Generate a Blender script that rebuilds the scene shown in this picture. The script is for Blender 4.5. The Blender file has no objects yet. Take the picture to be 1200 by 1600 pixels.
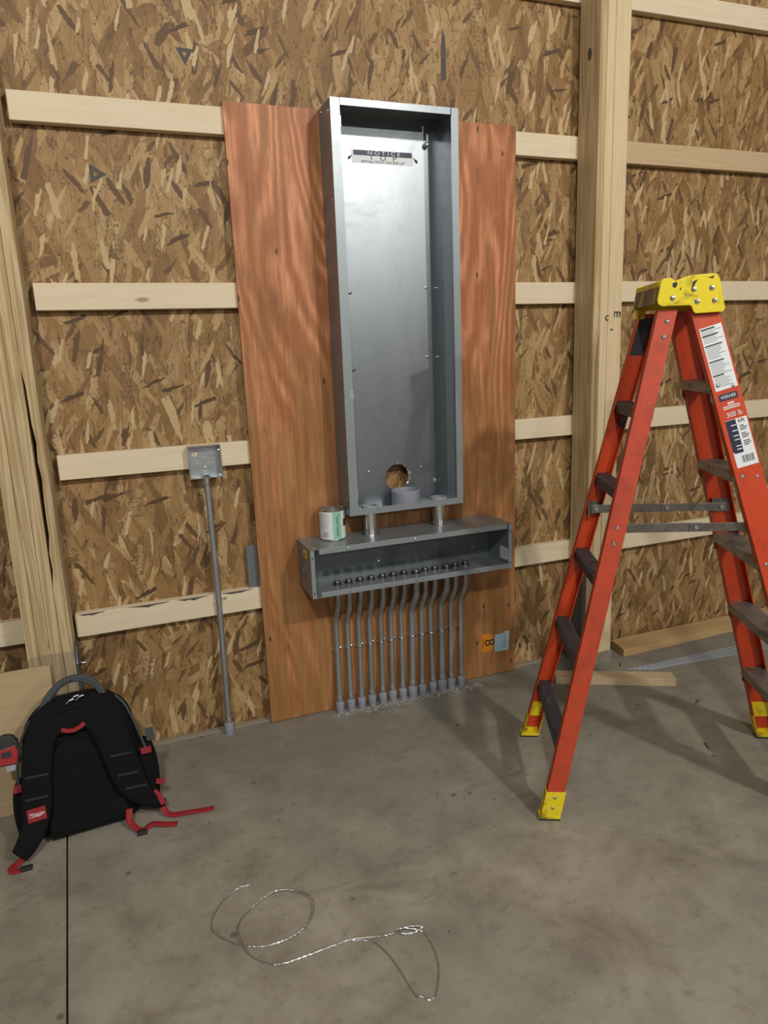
import bpy, bmesh, math, random
from mathutils import Vector, Matrix, Quaternion
random.seed(7)
S = bpy.context.scene
COL = S.collection
R = math.radians
PI = math.pi

# ------------------------------------------------------------------ camera, world, lamps, exposure
def rot_cam(yaw, pitch, roll):
    f = Vector((math.sin(yaw)*math.cos(pitch), math.cos(yaw)*math.cos(pitch), -math.sin(pitch)))
    r = Vector((math.cos(yaw), -math.sin(yaw), 0)); u = r.cross(f)
    c, s = math.cos(roll), math.sin(roll)
    r2 = c*r + s*u; u2 = -s*r + c*u
    return Matrix((r2, u2, -f)).transposed()
cam_d = bpy.data.cameras.new('camera'); cam = bpy.data.objects.new('camera', cam_d); COL.objects.link(cam)
cam.matrix_world = Matrix.Translation((-0.4906, -2.7864, 1.5360)) @ rot_cam(0.35919, 0.21963, -0.03883).to_4x4()
cam_d.sensor_fit = 'VERTICAL'; cam_d.sensor_height = 36.0; cam_d.lens = 36*1102.245/1600
cam_d.clip_start = 0.05
S.camera = cam
S.view_settings.view_transform = 'Standard'; S.view_settings.look = 'None'
S.view_settings.gamma = 1; S.view_settings.use_curve_mapping = False
S.view_settings.exposure = -0.12
w = bpy.data.worlds.new('hall_air'); S.world = w; w.use_nodes = True
w.node_tree.nodes['Background'].inputs[0].default_value = (0.80, 0.90, 1.0, 1)
w.node_tree.nodes['Background'].inputs[1].default_value = 0.0
LAMP_COL = (1.0, 0.965, 0.90)
for (x, y, z, p) in [(-1.2, -4.5, 4.05, 390), (1.8, -4.4, 4.05, 390), (-1.5, -10.5, 4.2, 260), (4.5, -10.5, 4.2, 300)]:  # first two placed from the shadows; unseen far pair added to light the room
    l = bpy.data.lights.new('bay_and_fill_lamp', 'POINT'); l.energy = p; l.color = LAMP_COL; l.shadow_soft_size = 0.11
    o = bpy.data.objects.new('bay_and_fill_lamp', l); o.location = (x, y, z); COL.objects.link(o)

# ------------------------------------------------------------------ node helpers
class NT:
    def __init__(s, name):
        s.m = bpy.data.materials.new(name); s.m.use_nodes = True
        s.t = s.m.node_tree; s.b = s.t.nodes['Principled BSDF']
    def n(s, typ, **kw):
        nd = s.t.nodes.new(typ)
        for k, v in kw.items(): setattr(nd, k, v)
        return nd
    def L(s, a, b): s.t.links.new(a, b)
    def val(s, sock, v):
        if isinstance(v, bpy.types.NodeSocket): s.L(v, sock)
        else: sock.default_value = v
    def math(s, op, a, b=0.0, clamp=False):
        nd = s.n('ShaderNodeMath', operation=op); nd.use_clamp = clamp
        s.val(nd.inputs[0], a); s.val(nd.inputs[1], b); return nd.outputs[0]
    def mix(s, fac, a, b, mode='MIX'):
        nd = s.n('ShaderNodeMix', data_type='RGBA', blend_type=mode)
        s.val(nd.inputs[0], fac)
        for i, v in ((6, a), (7, b)):
            if isinstance(v, tuple) and len(v) == 3: v = (*v, 1)
            s.val(nd.inputs[i], v)
        return nd.outputs[2]
    def ramp(s, fac, stops, interp='LINEAR'):
        nd = s.n('ShaderNodeValToRGB'); cr = nd.color_ramp; cr.interpolation = interp
        while len(cr.elements) < len(stops): cr.elements.new(0.5)
        for e, (p, c) in zip(cr.elements, stops):
            e.position = p; e.color = (*c, 1) if len(c) == 3 else c
        s.val(nd.inputs[0], fac); return nd.outputs[0]
    def noise(s, vec, scale, detail=3, rough=0.55, dist=0.0, out=0):
        nd = s.n('ShaderNodeTexNoise'); s.L(vec, nd.inputs['Vector'])
        nd.inputs['Scale'].default_value = scale; nd.inputs['Detail'].default_value = detail
        nd.inputs['Roughness'].default_value = rough; nd.inputs['Distortion'].default_value = dist
        return nd.outputs[out]
    def pos(s): return s.n('ShaderNodeNewGeometry').outputs['Position']
    def obj(s): return s.n('ShaderNodeTexCoord').outputs['Object']
    def rnd(s): return s.n('ShaderNodeObjectInfo').outputs['Random']
    def mapv(s, vec, scale=(1, 1, 1), rot=(0, 0, 0), loc=(0, 0, 0)):
        nd = s.n('ShaderNodeMapping'); s.L(vec, nd.inputs[0])
        nd.inputs['Scale'].default_value = scale; nd.inputs['Rotation'].default_value = rot; nd.inputs['Location'].default_value = loc
        return nd.outputs[0]
    def bump(s, h, strength=0.3, dist=0.002):
        nd = s.n('ShaderNodeBump'); nd.inputs['Strength'].default_value = strength; nd.inputs['Distance'].default_value = dist
        s.L(h, nd.inputs['Height']); s.L(nd.outputs[0], s.b.inputs['Normal'])
    def fin(s, col, rough=0.6, metal=0.0, spec=None):
        if isinstance(col, tuple): col = (*col, 1) if len(col) == 3 else col
        s.val(s.b.inputs['Base Color'], col); s.val(s.b.inputs['Roughness'], rough); s.val(s.b.inputs['Metallic'], metal)
        if spec is not None: s.b.inputs['Specular IOR Level'].default_value = spec
        return s.m

def plain(name, col, rough=0.6, metal=0.0, var=0.12, scale=30, bump=0.0, spec=None):
    t = NT(name); p = t.obj()
    nz = t.noise(p, scale, 4, 0.6)
    c = t.mix(nz, tuple(max(0, v*(1-var)) for v in col), tuple(v*(1+var) for v in col))
    if bump: t.bump(t.noise(p, scale*4, 3), bump, 0.001)
    return t.fin(c, rough, metal, spec)

def osb():
    t = NT('oriented_strand_board'); p = t.pos()
    sx = t.n('ShaderNodeSeparateXYZ'); t.L(p, sx.inputs[0])
    cv = t.n('ShaderNodeCombineXYZ'); t.L(sx.outputs[0], cv.inputs[0]); t.L(sx.outputs[2], cv.inputs[1])
    v0 = cv.outputs[0]
    wob = t.noise(v0, 60, 3, 0.7, 0, 1)
    sub = t.n('ShaderNodeVectorMath', operation='SUBTRACT'); t.L(wob, sub.inputs[0]); sub.inputs[1].default_value = (.5, .5, .5)
    sc = t.n('ShaderNodeVectorMath', operation='SCALE'); t.L(sub.outputs[0], sc.inputs[0]); sc.inputs[3].default_value = 0.013
    ad = t.n('ShaderNodeVectorMath', operation='ADD'); t.L(v0, ad.inputs[0]); t.L(sc.outputs[0], ad.inputs[1])
    v = ad.outputs[0]
    tones = [(0.0, (.14, .068, .022)), (0.16, (.205, .106, .036)), (0.42, (.30, .166, .060)), (0.72, (.385, .235, .096)), (0.90, (.47, .305, .140)), (1.0, (.58, .41, .22))]
    def cells(i, ang, a, b, met='CHEBYCHEV'):
        m = t.mapv(v, (1, 1, 1), (0, 0, R(ang)), (i*3.17, i*1.73, 0)); m2 = t.mapv(m, (a*.74, b*.70, 1))
        vo = t.n('ShaderNodeTexVoronoi', voronoi_dimensions='2D', feature='F1', distance=met); t.L(m2, vo.inputs['Vector']); vo.inputs['Scale'].default_value = 1
        cs = t.n('ShaderNodeSeparateColor'); t.L(vo.outputs['Color'], cs.inputs[0])
        return m, cs
    layers = [(0, 24, 7, 1.1), (50, 26, 9, .35), (-48, 26, 9, .3), (16, 26, 6.5, .45), (-20, 26, 6.5, .45), (34, 30, 8, .28), (-36, 30, 8, .22), (5, 24, 6, .42), (-9, 28, 6, .40), (22, 34, 8, .24), (68, 40, 11, .07), (-13, 40, 8, .24), (9, 46, 8, .22), (30, 52, 10, .14), (-28, 52, 11, .13)]
    col = None; hgt = None
    for i, (ang, a, b, sel) in enumerate(layers):
        m, cs = cells(i, ang, a, b); tone = cs.outputs[1]
        st = t.noise(t.mapv(m, (130, 6, 1)), 1, 3, 0.6)
        tone2 = t.math('ADD', t.math('ADD', t.math('MULTIPLY', tone, 0.80), 0.12), t.math('MULTIPLY', t.math('SUBTRACT', st, 0.5), 0.42))
        c = t.ramp(tone2, tones)
        if col is None: col, hgt = c, tone
        else:
            f = t.math('LESS_THAN', cs.outputs[0], sel)
            col = t.mix(f, col, c)
            h2 = t.math('ADD', tone, 0.12*i)
            mx = t.n('ShaderNodeMix', data_type='FLOAT'); t.L(f, mx.inputs[0]); t.L(hgt, mx.inputs[2]); t.L(h2, mx.inputs[3]); hgt = mx.outputs[0]
    for (ang, a, b, wd, k) in ((4, 30, 4, .007, .7), (-18, 34, 5, .006, .6), (66, 26, 8, .004, .6)):
        m = t.mapv(t.mapv(v, (1, 1, 1), (0, 0, R(ang)), (ang*.7, 2, 0)), (a, b, 1))
        nz = t.noise(m, 1.0, 2, .5)
        f = t.math('LESS_THAN', t.math('ABSOLUTE', t.math('SUBTRACT', nz, .5)), wd)
        col = t.mix(t.math('MULTIPLY', f, k), col, (.06, .03, .013))
    for i, (ang, a, b, sel, dk) in enumerate([(14, 78, 16, .028, (.095, .050, .021)), (-30, 84, 18, .024, (.105, .056, .023)), (72, 100, 20, .012, (.07, .037, .017)), (40, 96, 22, .024, (.12, .064, .027)), (-8, 80, 15, .030, (.53, .38, .20)), (16, 110, 19, .035, (.56, .41, .225)), (28, 95, 15, .02, (.46, .30, .13))]):
        m, cs = cells(i+20, ang, a, b)
        col = t.mix(t.math('LESS_THAN', cs.outputs[0], sel), col, dk)
    big = t.noise(v0, 2.2, 3)
    col = t.mix(t.math('MULTIPLY', big, 0.30), col, (.20, .118, .052))
    t.bump(hgt, 0.6, 0.003)
    return t.fin(col, 0.6, 0, 0.35)

def lumber(name, axis, light, dark, fine=1.0, knots=True, rings=0.5, grey_below=None):
    t = NT(name); p = t.pos(); rn = t.rnd()
    cb = t.n('ShaderNodeCombineXYZ')
    for k in range(3): t.L(t.math('MULTIPLY', rn, (7.3, 3.1, 5.7)[k]), cb.inputs[k])
    ad = t.n('ShaderNodeVectorMath', operation='ADD'); t.L(p, ad.inputs[0]); t.L(cb.outputs[0], ad.inputs[1])
    p2 = ad.outputs[0]
    s = [26*fine]*3; s[axis] = 0.9
    m = t.mapv(p2, tuple(s))
    g1 = t.noise(m, 1.0, 3, 0.5, 0.5)
    s = [120*fine]*3; s[axis] = 2.5
    g2 = t.noise(t.mapv(p2, tuple(s)), 1.0, 3, 0.6)
    wv = t.math('SINE', t.math('MULTIPLY', g1, 42.0))
    wv = t.math('ADD', t.math('MULTIPLY', wv, 0.5*rings), 0.5)
    f = t.math('ADD', t.math('MULTIPLY', wv, 0.6), t.math('MULTIPLY', g2, 0.4))
    c = t.mix(f, dark, light)
    if knots:
        s = [9.0]*3; s[axis] = 3.2
        vo = t.n('ShaderNodeTexVoronoi', feature='F1'); t.L(t.mapv(p2, tuple(s)), vo.inputs['Vector']); vo.inputs['Scale'].default_value = 1
        k = t.ramp(vo.outputs['Distance'], [(0.0, (1, 1, 1)), (0.05, (.9, .9, .9)), (0.10, (0, 0, 0))])
        cs = t.n('ShaderNodeSeparateColor'); t.L(vo.outputs['Color'], cs.inputs[0])
        k = t.math('MULTIPLY', k, t.math('LESS_THAN', cs.outputs[0], .4))
        c = t.mix(t.math('MULTIPLY', k, 0.75), c, (.16, .085, .04))
    big = t.noise(p2, 3.0, 3)
    c = t.mix(t.math('MULTIPLY', big, 0.25), c, tuple(v*0.72 for v in dark))
    if grey_below is not None:  # greyer tone below a given height, with an uneven edge
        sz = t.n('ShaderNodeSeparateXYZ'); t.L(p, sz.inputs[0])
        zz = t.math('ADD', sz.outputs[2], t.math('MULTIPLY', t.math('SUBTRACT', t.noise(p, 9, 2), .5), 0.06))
        fs = t.math('MULTIPLY', t.math('LESS_THAN', zz, grey_below), 0.5)
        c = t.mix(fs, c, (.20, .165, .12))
    t.bump(f, 0.18, 0.001)
    return t.fin(c, 0.65, 0, 0.3)

def red_plywood():
    t = NT('red_fir_plywood'); p = t.pos()
    sx = t.n('ShaderNodeSeparateXYZ'); t.L(p, sx.inputs[0])
    cv = t.n('ShaderNodeCombineXYZ'); t.L(sx.outputs[0], cv.inputs[0]); t.L(sx.outputs[2], cv.inputs[1])
    v = cv.outputs[0]
    n1 = t.noise(t.mapv(v, (3.4, .60, 1), loc=(1.3, .4, 0)), 1.0, 2, 0.4, 0.6)
    n1 = t.math('ADD', n1, t.math('MULTIPLY', t.noise(t.mapv(v, (9, 7, 1)), 1.0, 2, .5), 0.045))
    bands = t.math('ADD', t.math('MULTIPLY', t.math('SINE', t.math('MULTIPLY', n1, 105.0)), 0.5), 0.5)
    bands = t.math('POWER', bands, 1.6)
    n2 = t.noise(t.mapv(v, (75, 3.2, 1)), 1.0, 4, 0.65)
    n3 = t.noise(t.mapv(v, (7, 1.5, 1), loc=(4, 2, 0)), 1.0, 4, 0.6, 0.5)
    c = t.ramp(n3, [(0.30, (.24, .082, .025)), (0.44, (.36, .125, .042)), (0.56, (.40, .130, .046)), (0.70, (.37, .17, .060))])
    bm = t.math('MULTIPLY', bands, t.ramp(n3, [(0.34, (.15,)*3), (0.54, (.95,)*3)]))
    c = t.mix(bm, c, (.68, .285, .135))
    # brown streaks, denser towards the lower half of the sheet
    zf = t.n('ShaderNodeMapRange'); t.L(sx.outputs[2], zf.inputs[0])
    zf.inputs[1].default_value = 2.0; zf.inputs[2].default_value = 1.0; zf.inputs[3].default_value = -.10; zf.inputs[4].default_value = .10
    n4 = t.noise(t.mapv(v, (18, 2.0, 1), loc=(9, 5, 0)), 1.0, 5, 0.65, 0.3)
    f4 = t.ramp(t.math('ADD', n4, zf.outputs[0]), [(0.40, (0, 0, 0)), (0.64, (1, 1, 1))])
    c = t.mix(t.math('MULTIPLY', f4, 0.85), c, (.285, .132, .042))
    n6 = t.noise(t.mapv(v, (40, 2.4, 1), loc=(3, 1, 0)), 1.0, 4, 0.7, 0.2)
    c = t.mix(t.math('MULTIPLY', t.ramp(t.math('ADD', n6, zf.outputs[0]), [(0.50, (0, 0, 0)), (0.68, (1, 1, 1))]), 0.6), c, (.39, .205, .076))
    c = t.mix(t.math('MULTIPLY', t.math('SUBTRACT', 0.56, n2, True), 2.2), c, (.21, .072, .024))
    n5 = t.noise(t.mapv(v, (55, 5, 1), loc=(2, 8, 0)), 1.0, 3, 0.6)
    c = t.mix(t.math('MULTIPLY', t.ramp(n5, [(0.63, (0, 0, 0)), (0.70, (1, 1, 1))]), 0.55), c, (.15, .065, .024))
    vo = t.n('ShaderNodeTexVoronoi', voronoi_dimensions='2D', feature='F1'); t.L(t.mapv(v, (7, 3, 1)), vo.inputs['Vector']); vo.inputs['Scale'].default_value = 1
    cs = t.n('ShaderNodeSeparateColor'); t.L(vo.outputs['Color'], cs.inputs[0])
    kn = t.math('MULTIPLY', t.ramp(vo.outputs['Distance'], [(0.0, (.9,)*3), (0.02, (.9,)*3), (0.045, (0, 0, 0))]), t.math('LESS_THAN', cs.outputs[0], .35))
    c = t.mix(kn, c, (.05, .02, .012))
    t.bump(n2, 0.12, 0.001)
    return t.fin(c, 0.5, 0, 0.35)

def concrete():
    t = NT('stained_concrete'); p = t.pos()
    n1 = t.noise(p, 1.3, 5, 0.6, 0.4); n2 = t.noise(p, 5.0, 6, 0.65, 0.3); n3 = t.noise(p, 22, 5, 0.7); n4 = t.noise(p, 160, 3, 0.7)
    c = t.ramp(n2, [(0.30, (.150, .122, .088)), (0.45, (.245, .210, .158)), (0.60, (.320, .280, .218)), (0.78, (.385, .345, .275))])
    c = t.mix(t.ramp(n1, [(0.40, (0, 0, 0)), (0.62, (.6,)*3)]), c, (.205, .190, .150))
    c = t.mix(t.ramp(n3, [(0.54, (0, 0, 0)), (0.72, (.6,)*3)]), c, (.115, .092, .064))
    m = t.noise(t.mapv(p, (3.0, 7.0, 1), (0, 0, R(25))), 1.0, 4, 0.6, 1.0)
    c = t.mix(t.ramp(m, [(0.60, (0, 0, 0)), (0.74, (.55,)*3)]), c, (.105, .098, .078))
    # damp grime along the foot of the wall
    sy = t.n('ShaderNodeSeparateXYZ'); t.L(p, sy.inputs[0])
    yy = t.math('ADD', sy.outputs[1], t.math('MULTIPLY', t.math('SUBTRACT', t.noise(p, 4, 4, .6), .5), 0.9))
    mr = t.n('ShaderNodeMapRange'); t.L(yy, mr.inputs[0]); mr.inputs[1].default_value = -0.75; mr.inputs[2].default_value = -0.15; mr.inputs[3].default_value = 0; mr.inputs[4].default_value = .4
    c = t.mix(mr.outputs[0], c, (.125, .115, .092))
    c = t.mix(t.math('MULTIPLY', n4, 0.35), c, (.33, .30, .25))
    vo = t.n('ShaderNodeTexVoronoi', feature='F1'); t.L(t.mapv(p, (6, 6, 6)), vo.inputs['Vector']); vo.inputs['Scale'].default_value = 1
    c = t.mix(t.ramp(vo.outputs['Distance'], [(0.0, (.7,)*3), (0.04, (.6,)*3), (0.075, (0, 0, 0))]), c, (.07, .055, .04))
    h = t.math('ADD', t.math('MULTIPLY', n3, 0.5), t.math('MULTIPLY', n4, 0.3))
    t.bump(h, 0.15, 0.002)
    return t.fin(c, t.math('ADD', t.math('MULTIPLY', n2, 0.25), 0.5), 0, 0.35)

def steel_paint(name, col, metal, rough, var=0.1):
    t = NT(name); p = t.pos()
    n1 = t.noise(t.mapv(p, (9, 9, 2.2)), 1.0, 4, 0.6); n2 = t.noise(p, 60, 3, 0.7); n3 = t.noise(p, 6, 5, .7, .6)
    c = t.mix(n1, tuple(v*(1-var) for v in col), tuple(v*(1+var) for v in col))
    c = t.mix(t.ramp(n3, [(0.56, (0, 0, 0)), (0.68, (.28,)*3)]), c, tuple(v*0.62 for v in col))
    r = t.math('ADD', t.math('MULTIPLY', n2, 0.10), t.math('ADD', t.math('MULTIPLY', n3, 0.14), rough-0.12))
    return t.fin(c, r, metal)

M = {}
M['osb'] = osb()
M['girt'] = lumber('pale_spruce', 0, (.78, .67, .49), (.67, .535, .36), 0.8, True, 0.45)
M['girt_dark'] = lumber('tan_spruce', 0, (.62, .47, .29), (.48, .34, .19), 0.8, True, 0.5)
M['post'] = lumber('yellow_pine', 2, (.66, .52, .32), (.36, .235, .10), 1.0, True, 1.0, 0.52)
M['post_pale'] = lumber('pale_pine', 2, (.74, .60, .39), (.58, .43, .24), 0.9, True, 0.7)
M['offcut'] = lumber('pale_plywood', 0, (.52, .385, .215), (.40, .285, .15), 0.6, True, 0.5)
M['board'] = lumber('scrap_pine', 0, (.60, .41, .205), (.42, .26, .115), 1.0, True, 0.6)
M['board_l'] = lumber('scrap_spruce', 0, (.60, .46, .29), (.46, .33, .19), 1.0, True, 0.6)
M['sill'] = lumber('weathered_sill', 0, (.33, .285, .215), (.24, .20, .145), 1.0, True, 0.4)
M['crumb'] = plain('pale_concrete', (.34, .325, .29), .8, 0, .25, 200)
M['ply'] = red_plywood()
M['concrete'] = concrete()
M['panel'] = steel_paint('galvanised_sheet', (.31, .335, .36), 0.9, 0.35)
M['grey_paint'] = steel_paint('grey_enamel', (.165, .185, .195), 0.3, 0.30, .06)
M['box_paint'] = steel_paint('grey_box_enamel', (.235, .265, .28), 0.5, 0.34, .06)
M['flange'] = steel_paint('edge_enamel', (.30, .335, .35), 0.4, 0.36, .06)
M['inner'] = steel_paint('lit_inner_sheet', (.40, .445, .475), 0.55, 0.42, .06)
M['trough'] = steel_paint('wireway_enamel', (.25, .265, .27), 0.4, 0.30, .06)
M['galv'] = steel_paint('zinc_plate', (.48, .51, .53), 0.9, 0.38, .15)
M['emt'] = steel_paint('conduit_zinc', (.40, .41, .415), 0.75, 0.45, .12)
M['chrome'] = plain('bright_zinc', (.78, .79, .80), 0.18, 1.0, .08, 60)
M['rod'] = plain('bare_rod', (.50, .53, .57), .35, .55, .1, 40)
M['dark_steel'] = plain('shaded_steel', (.16, .17, .175), 0.28, 0.9, .2, 60)  # shadow on the rings inside the wireway is put into this dark colour
M['liner'] = plain('white_liner_panel', (.17, .195, .22), 0.7, 0, .05, 3)
M['pvc'] = plain('grey_pvc', (.265, .275, .315), 0.45, 0, .08, 40)
M['dark_hole'] = plain('dark_opening', (.012, .012, .012), 0.8, 0)
M['black'] = plain('black_rubber', (.018, .018, .018), 0.6, 0, .2, 40)
M['white'] = plain('white_paper', (.72, .73, .74), 0.5, 0, .04, 40)
M['ink'] = plain('black_ink', (.02, .02, .022), 0.6)
M['stamp'] = plain('faded_ink', (.075, .062, .052), 0.7, 0, .3, 60)
M['navy'] = plain('navy_print', (.012, .018, .05), 0.45)
M['grey_ink'] = plain('grey_ink', (.30, .32, .36), 0.6)
M['green'] = plain('mint_print', (.28, .56, .40), 0.4, 0, .05)
M['tin'] = plain('tin_plate', (.55, .54, .50), 0.25, 0.9, .2, 30)
M['orange_st'] = plain('orange_paper', (.62, .22, .012), 0.5, 0, .06)
M['blue_st'] = plain('pale_blue_paper', (.36, .56, .66), 0.5, 0, .05)
M['yellow_st'] = plain('yellow_paper', (.80, .66, .04), 0.5)
M['strap_red'] = plain('red_webbing', (.27, .007, .014), 0.7, 0, .2, 80, .2)
M['red_plastic'] = plain('red_plastic', (.32, .012, .014), 0.4, 0, .1)
M['fabric'] = plain('black_nylon', (.0045, .0045, .005), 0.85, 0, .35, 25, .25, .2)
M['webbing_dark'] = plain('charcoal_webbing', (.0105, .0105, .011), .7, 0, .2, 60, .2)
M['fabric2'] = plain('black_padding', (.0065, .0065, .007), 0.9, 0, .3, 90, .35, .15)
M['fabric_grey'] = plain('grey_webbing', (.045, .052, .056), 0.75, 0, .2, 60, .2)
def worn(name, col, dirt, dcol, lo, hi, rough, metal=0, scale=14, stretch=(1, 1, 1)):
    t = NT(name); p = t.obj()
    n = t.noise(t.mapv(p, stretch), scale, 5, 0.65, 0.4); n2 = t.noise(p, 90, 3, 0.7)
    c = t.mix(n2, tuple(v*.9 for v in col), tuple(v*1.1 for v in col))
    f = t.ramp(n, [(lo, (0, 0, 0)), (hi, (dirt,)*3)])
    return t.fin(t.mix(f, c, dcol), rough, metal)
M['fibre'] = worn('orange_fibreglass', (.54, .052, .010), .5, (.32, .030, .009), .50, .70, .42, 0, 9, (3, 3, 1))
M['fibre_worn'] = worn('scuffed_orange_fibreglass', (.49, .056, .018), .6, (.32, .038, .015), .44, .66, .55, 0, 16)
M['yellow'] = worn('yellow_plastic', (.76, .60, .012), .9, (.16, .12, .02), .54, .68, .42, 0, 20)
M['yellow_dirty'] = worn('smeared_yellow_plastic', (.52, .40, .02), 1.0, (.03, .026, .018), .34, .50, .45, 0, 16, (1, 3.2, .25))
M['tread'] = worn('worn_aluminium', (.33, .315, .29), .8, (.09, .085, .08), .48, .66, .38, 0.6, 12, (1, 1, 3))
M['rung'] = worn('grimy_aluminium', (.038, .044, .053), .8, (.16, .17, .185), .58, .74, .45, 0.2, 16, (3, 1, 3))
M['bracket'] = worn('scratched_steel', (.115, .13, .15), .8, (.30, .31, .32), .60, .72, .45, 0.5, 14, (1, 3, 1))
M['spreader'] = worn('dull_steel', (.24, .225, .20), .7, (.14, .115, .10), .48, .62, .4, 0.75, 10)

# ------------------------------------------------------------------ mesh helpers
class MB:
    def __init__(s): s.bm = bmesh.new()
    def quad(s, *pts):
        return s.bm.faces.new([s.bm.verts.new(Vector(p)) for p in pts])
    def box(s, lo, hi, bev=0.0):
        r = bmesh.ops.create_cube(s.bm, size=1.0)
        vs = r['verts']
        for v in vs:
            v.co = Vector([lo[i] + (v.co[i]+.5)*(hi[i]-lo[i]) for i in range(3)])
        if bev:
            es = list({e for v in vs for e in v.link_edges})
            bmesh.ops.bevel(s.bm, geom=es, offset=bev, segments=2, affect='EDGES', profile=0.5)
        return s
    def loft(s, rings, closed=True, caps=True):
        vr = [[s.bm.verts.new(Vector(p)) for p in r] for r in rings]
        n = len(vr[0])
        for a, b in zip(vr, vr[1:]):
            for i in range(n if closed else n-1):
                j = (i+1) % n
                s.bm.faces.new((a[i], a[j], b[j], b[i]))
        if caps and closed:
            s.bm.faces.new(list(reversed(vr[0]))); s.bm.faces.new(vr[-1])
        return s
    def tube(s, pts, r, seg=12, ry=None, up=None, caps=True):
        pts = [Vector(p) for p in pts]; n = len(pts); rings = []; prev = None
        for i in range(n):
            d = (pts[min(i+1, n-1)] - pts[max(i-1, 0)]).normalized()
            if prev is None:
                ref = Vector(up) if up else (Vector((0, 0, 1)) if abs(d.z) < .9 else Vector((1, 0, 0)))
            else: ref = prev
            if up: ref = Vector(up)
            b = (ref - d*ref.dot(d)).normalized(); prev = b
            a = d.cross(b)
            ri = r[i] if isinstance(r, (list, tuple)) else r
            rj = ri if ry is None else (ry[i] if isinstance(ry, (list, tuple)) else ry)
            rings.append([pts[i] + a*(ri*math.cos(2*PI*k/seg)) + b*(rj*math.sin(2*PI*k/seg)) for k in range(seg)])
        return s.loft(rings, True, caps)
    def band(s, pts, wd, th, up, widths=None):
        """flat rectangular strap along pts; up = surface normal(s)"""
        pts = [Vector(p) for p in pts]; n = len(pts); rings = []
        for i in range(n):
            d = (pts[min(i+1, n-1)] - pts[max(i-1, 0)]).normalized()
            u = Vector(up[i] if isinstance(up, list) else up); u = (u - d*u.dot(d)).normalized(); a = d.cross(u)
            hw = (widths[i] if widths else wd)/2; h = th/2; e = min(h, hw)*.5
            prof = [(-hw, -h+e), (-hw+e, -h), (hw-e, -h), (hw, -h+e), (hw, h-e), (hw-e, h), (-hw+e, h), (-hw, h-e)]
            rings.append([pts[i] + a*x + u*y for x, y in prof])
        return s.loft(rings)
    def lathe(s, prof, c=(0, 0, 0), axis=(0, 0, 1), seg=24):
        ax = Vector(axis).normalized(); q = Vector((0, 0, 1)).rotation_difference(ax); c = Vector(c); rings = []
        for (r, z) in prof:
            rings.append([c + q @ Vector((max(r, 1e-5)*math.cos(2*PI*k/seg), max(r, 1e-5)*math.sin(2*PI*k/seg), z)) for k in range(seg)])
        return s.loft(rings, True, prof[0] != prof[-1])
    def cyl(s, a, b, r, seg=16, r2=None):
        a, b = Vector(a), Vector(b); L = (b-a).length
        return s.lathe([(r, 0), (r if r2 is None else r2, L)], a, b-a, seg)
    def prism(s, poly, ax_u, ax_v, org, depth_vec):
        org, u, v, d = Vector(org), Vector(ax_u), Vector(ax_v), Vector(depth_vec)
        a = [org+u*x+v*y for x, y in poly]
        return s.loft([a, [p+d for p in a]])
    def plate_hole(s, x0, x1, z0, z1, holes, y0, y1, seg=36):
        """vertical plate in xz with round through-holes"""
        bm = s.bm; loops = []
        def ring(pts):
            vs = [bm.verts.new((x, y0, z)) for x, z in pts]
            return vs, [bm.edges.new((vs[i], vs[(i+1) % len(vs)])) for i in range(len(vs))]
        es = []
        v, e = ring([(x0, z0), (x1, z0), (x1, z1), (x0, z1)]); es += e; loops.append(v)
        for (cx, cz, r) in holes:
            v, e = ring([(cx+r*math.cos(2*PI*k/seg), cz+r*math.sin(2*PI*k/seg)) for k in range(seg)]); es += e; loops.append(v)
        g = bmesh.ops.triangle_fill(bm, use_beauty=True, edges=es)
        fs = [f for f in g['geom'] if isinstance(f, bmesh.types.BMFace)]
        ex = bmesh.ops.extrude_face_region(bm, geom=fs)
        for q in ex['geom']:
            if isinstance(q, bmesh.types.BMVert): q.co.y += (y1-y0)
        return s
    def build(s, name, mat, parent=None, smooth=False, origin=None, bev=0.0):
        bmesh.ops.remove_doubles(s.bm, verts=s.bm.verts, dist=1e-6)
        bmesh.ops.recalc_face_normals(s.bm, faces=s.bm.faces)
        off = Vector(origin) if origin is not None else Vector((0, 0, 0))
        if parent is not None and parent.get('_org') is not None:
            off = Vector(parent['_org'])
        if off.length:
            for v in s.bm.verts: v.co -= off
        me = bpy.data.meshes.new(name); s.bm.to_mesh(me); s.bm.free()
        for p in me.polygons: p.use_smooth = bool(smooth)
        if smooth:
            try: me.set_sharp_from_angle(angle=R(smooth if smooth is not True else 40))
            except Exception: pass
        o = bpy.data.objects.new(name, me); COL.objects.link(o)
        me.materials.append(mat)
        if parent is not None:
            o.parent = parent
        elif origin is not None:
            o.location = origin
        o['_org'] = tuple(off)
        if bev:
            m = o.modifiers.new('bevel', 'BEVEL'); m.width = bev; m.segments = 2; m.limit_method = 'ANGLE'; m.angle_limit = R(40)
        return o

def thing(name, label, cat, loc=(0, 0, 0), group=None, rotz=0.0):
    o = bpy.data.objects.new(name, None); COL.objects.link(o); o.empty_display_size = .05
    o.location = loc; o.rotation_euler = (0, 0, rotz)
    o['label'] = label; o['category'] = cat
    if group: o['group'] = group
    o['_org'] = tuple(loc) if not rotz else (0, 0, 0)
    return o
def tag(o, label, cat, group=None):
    o['label'] = label; o['category'] = cat
    if group: o['group'] = group
    return o
def struct(o): o['kind'] = 'structure'; return o

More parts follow.
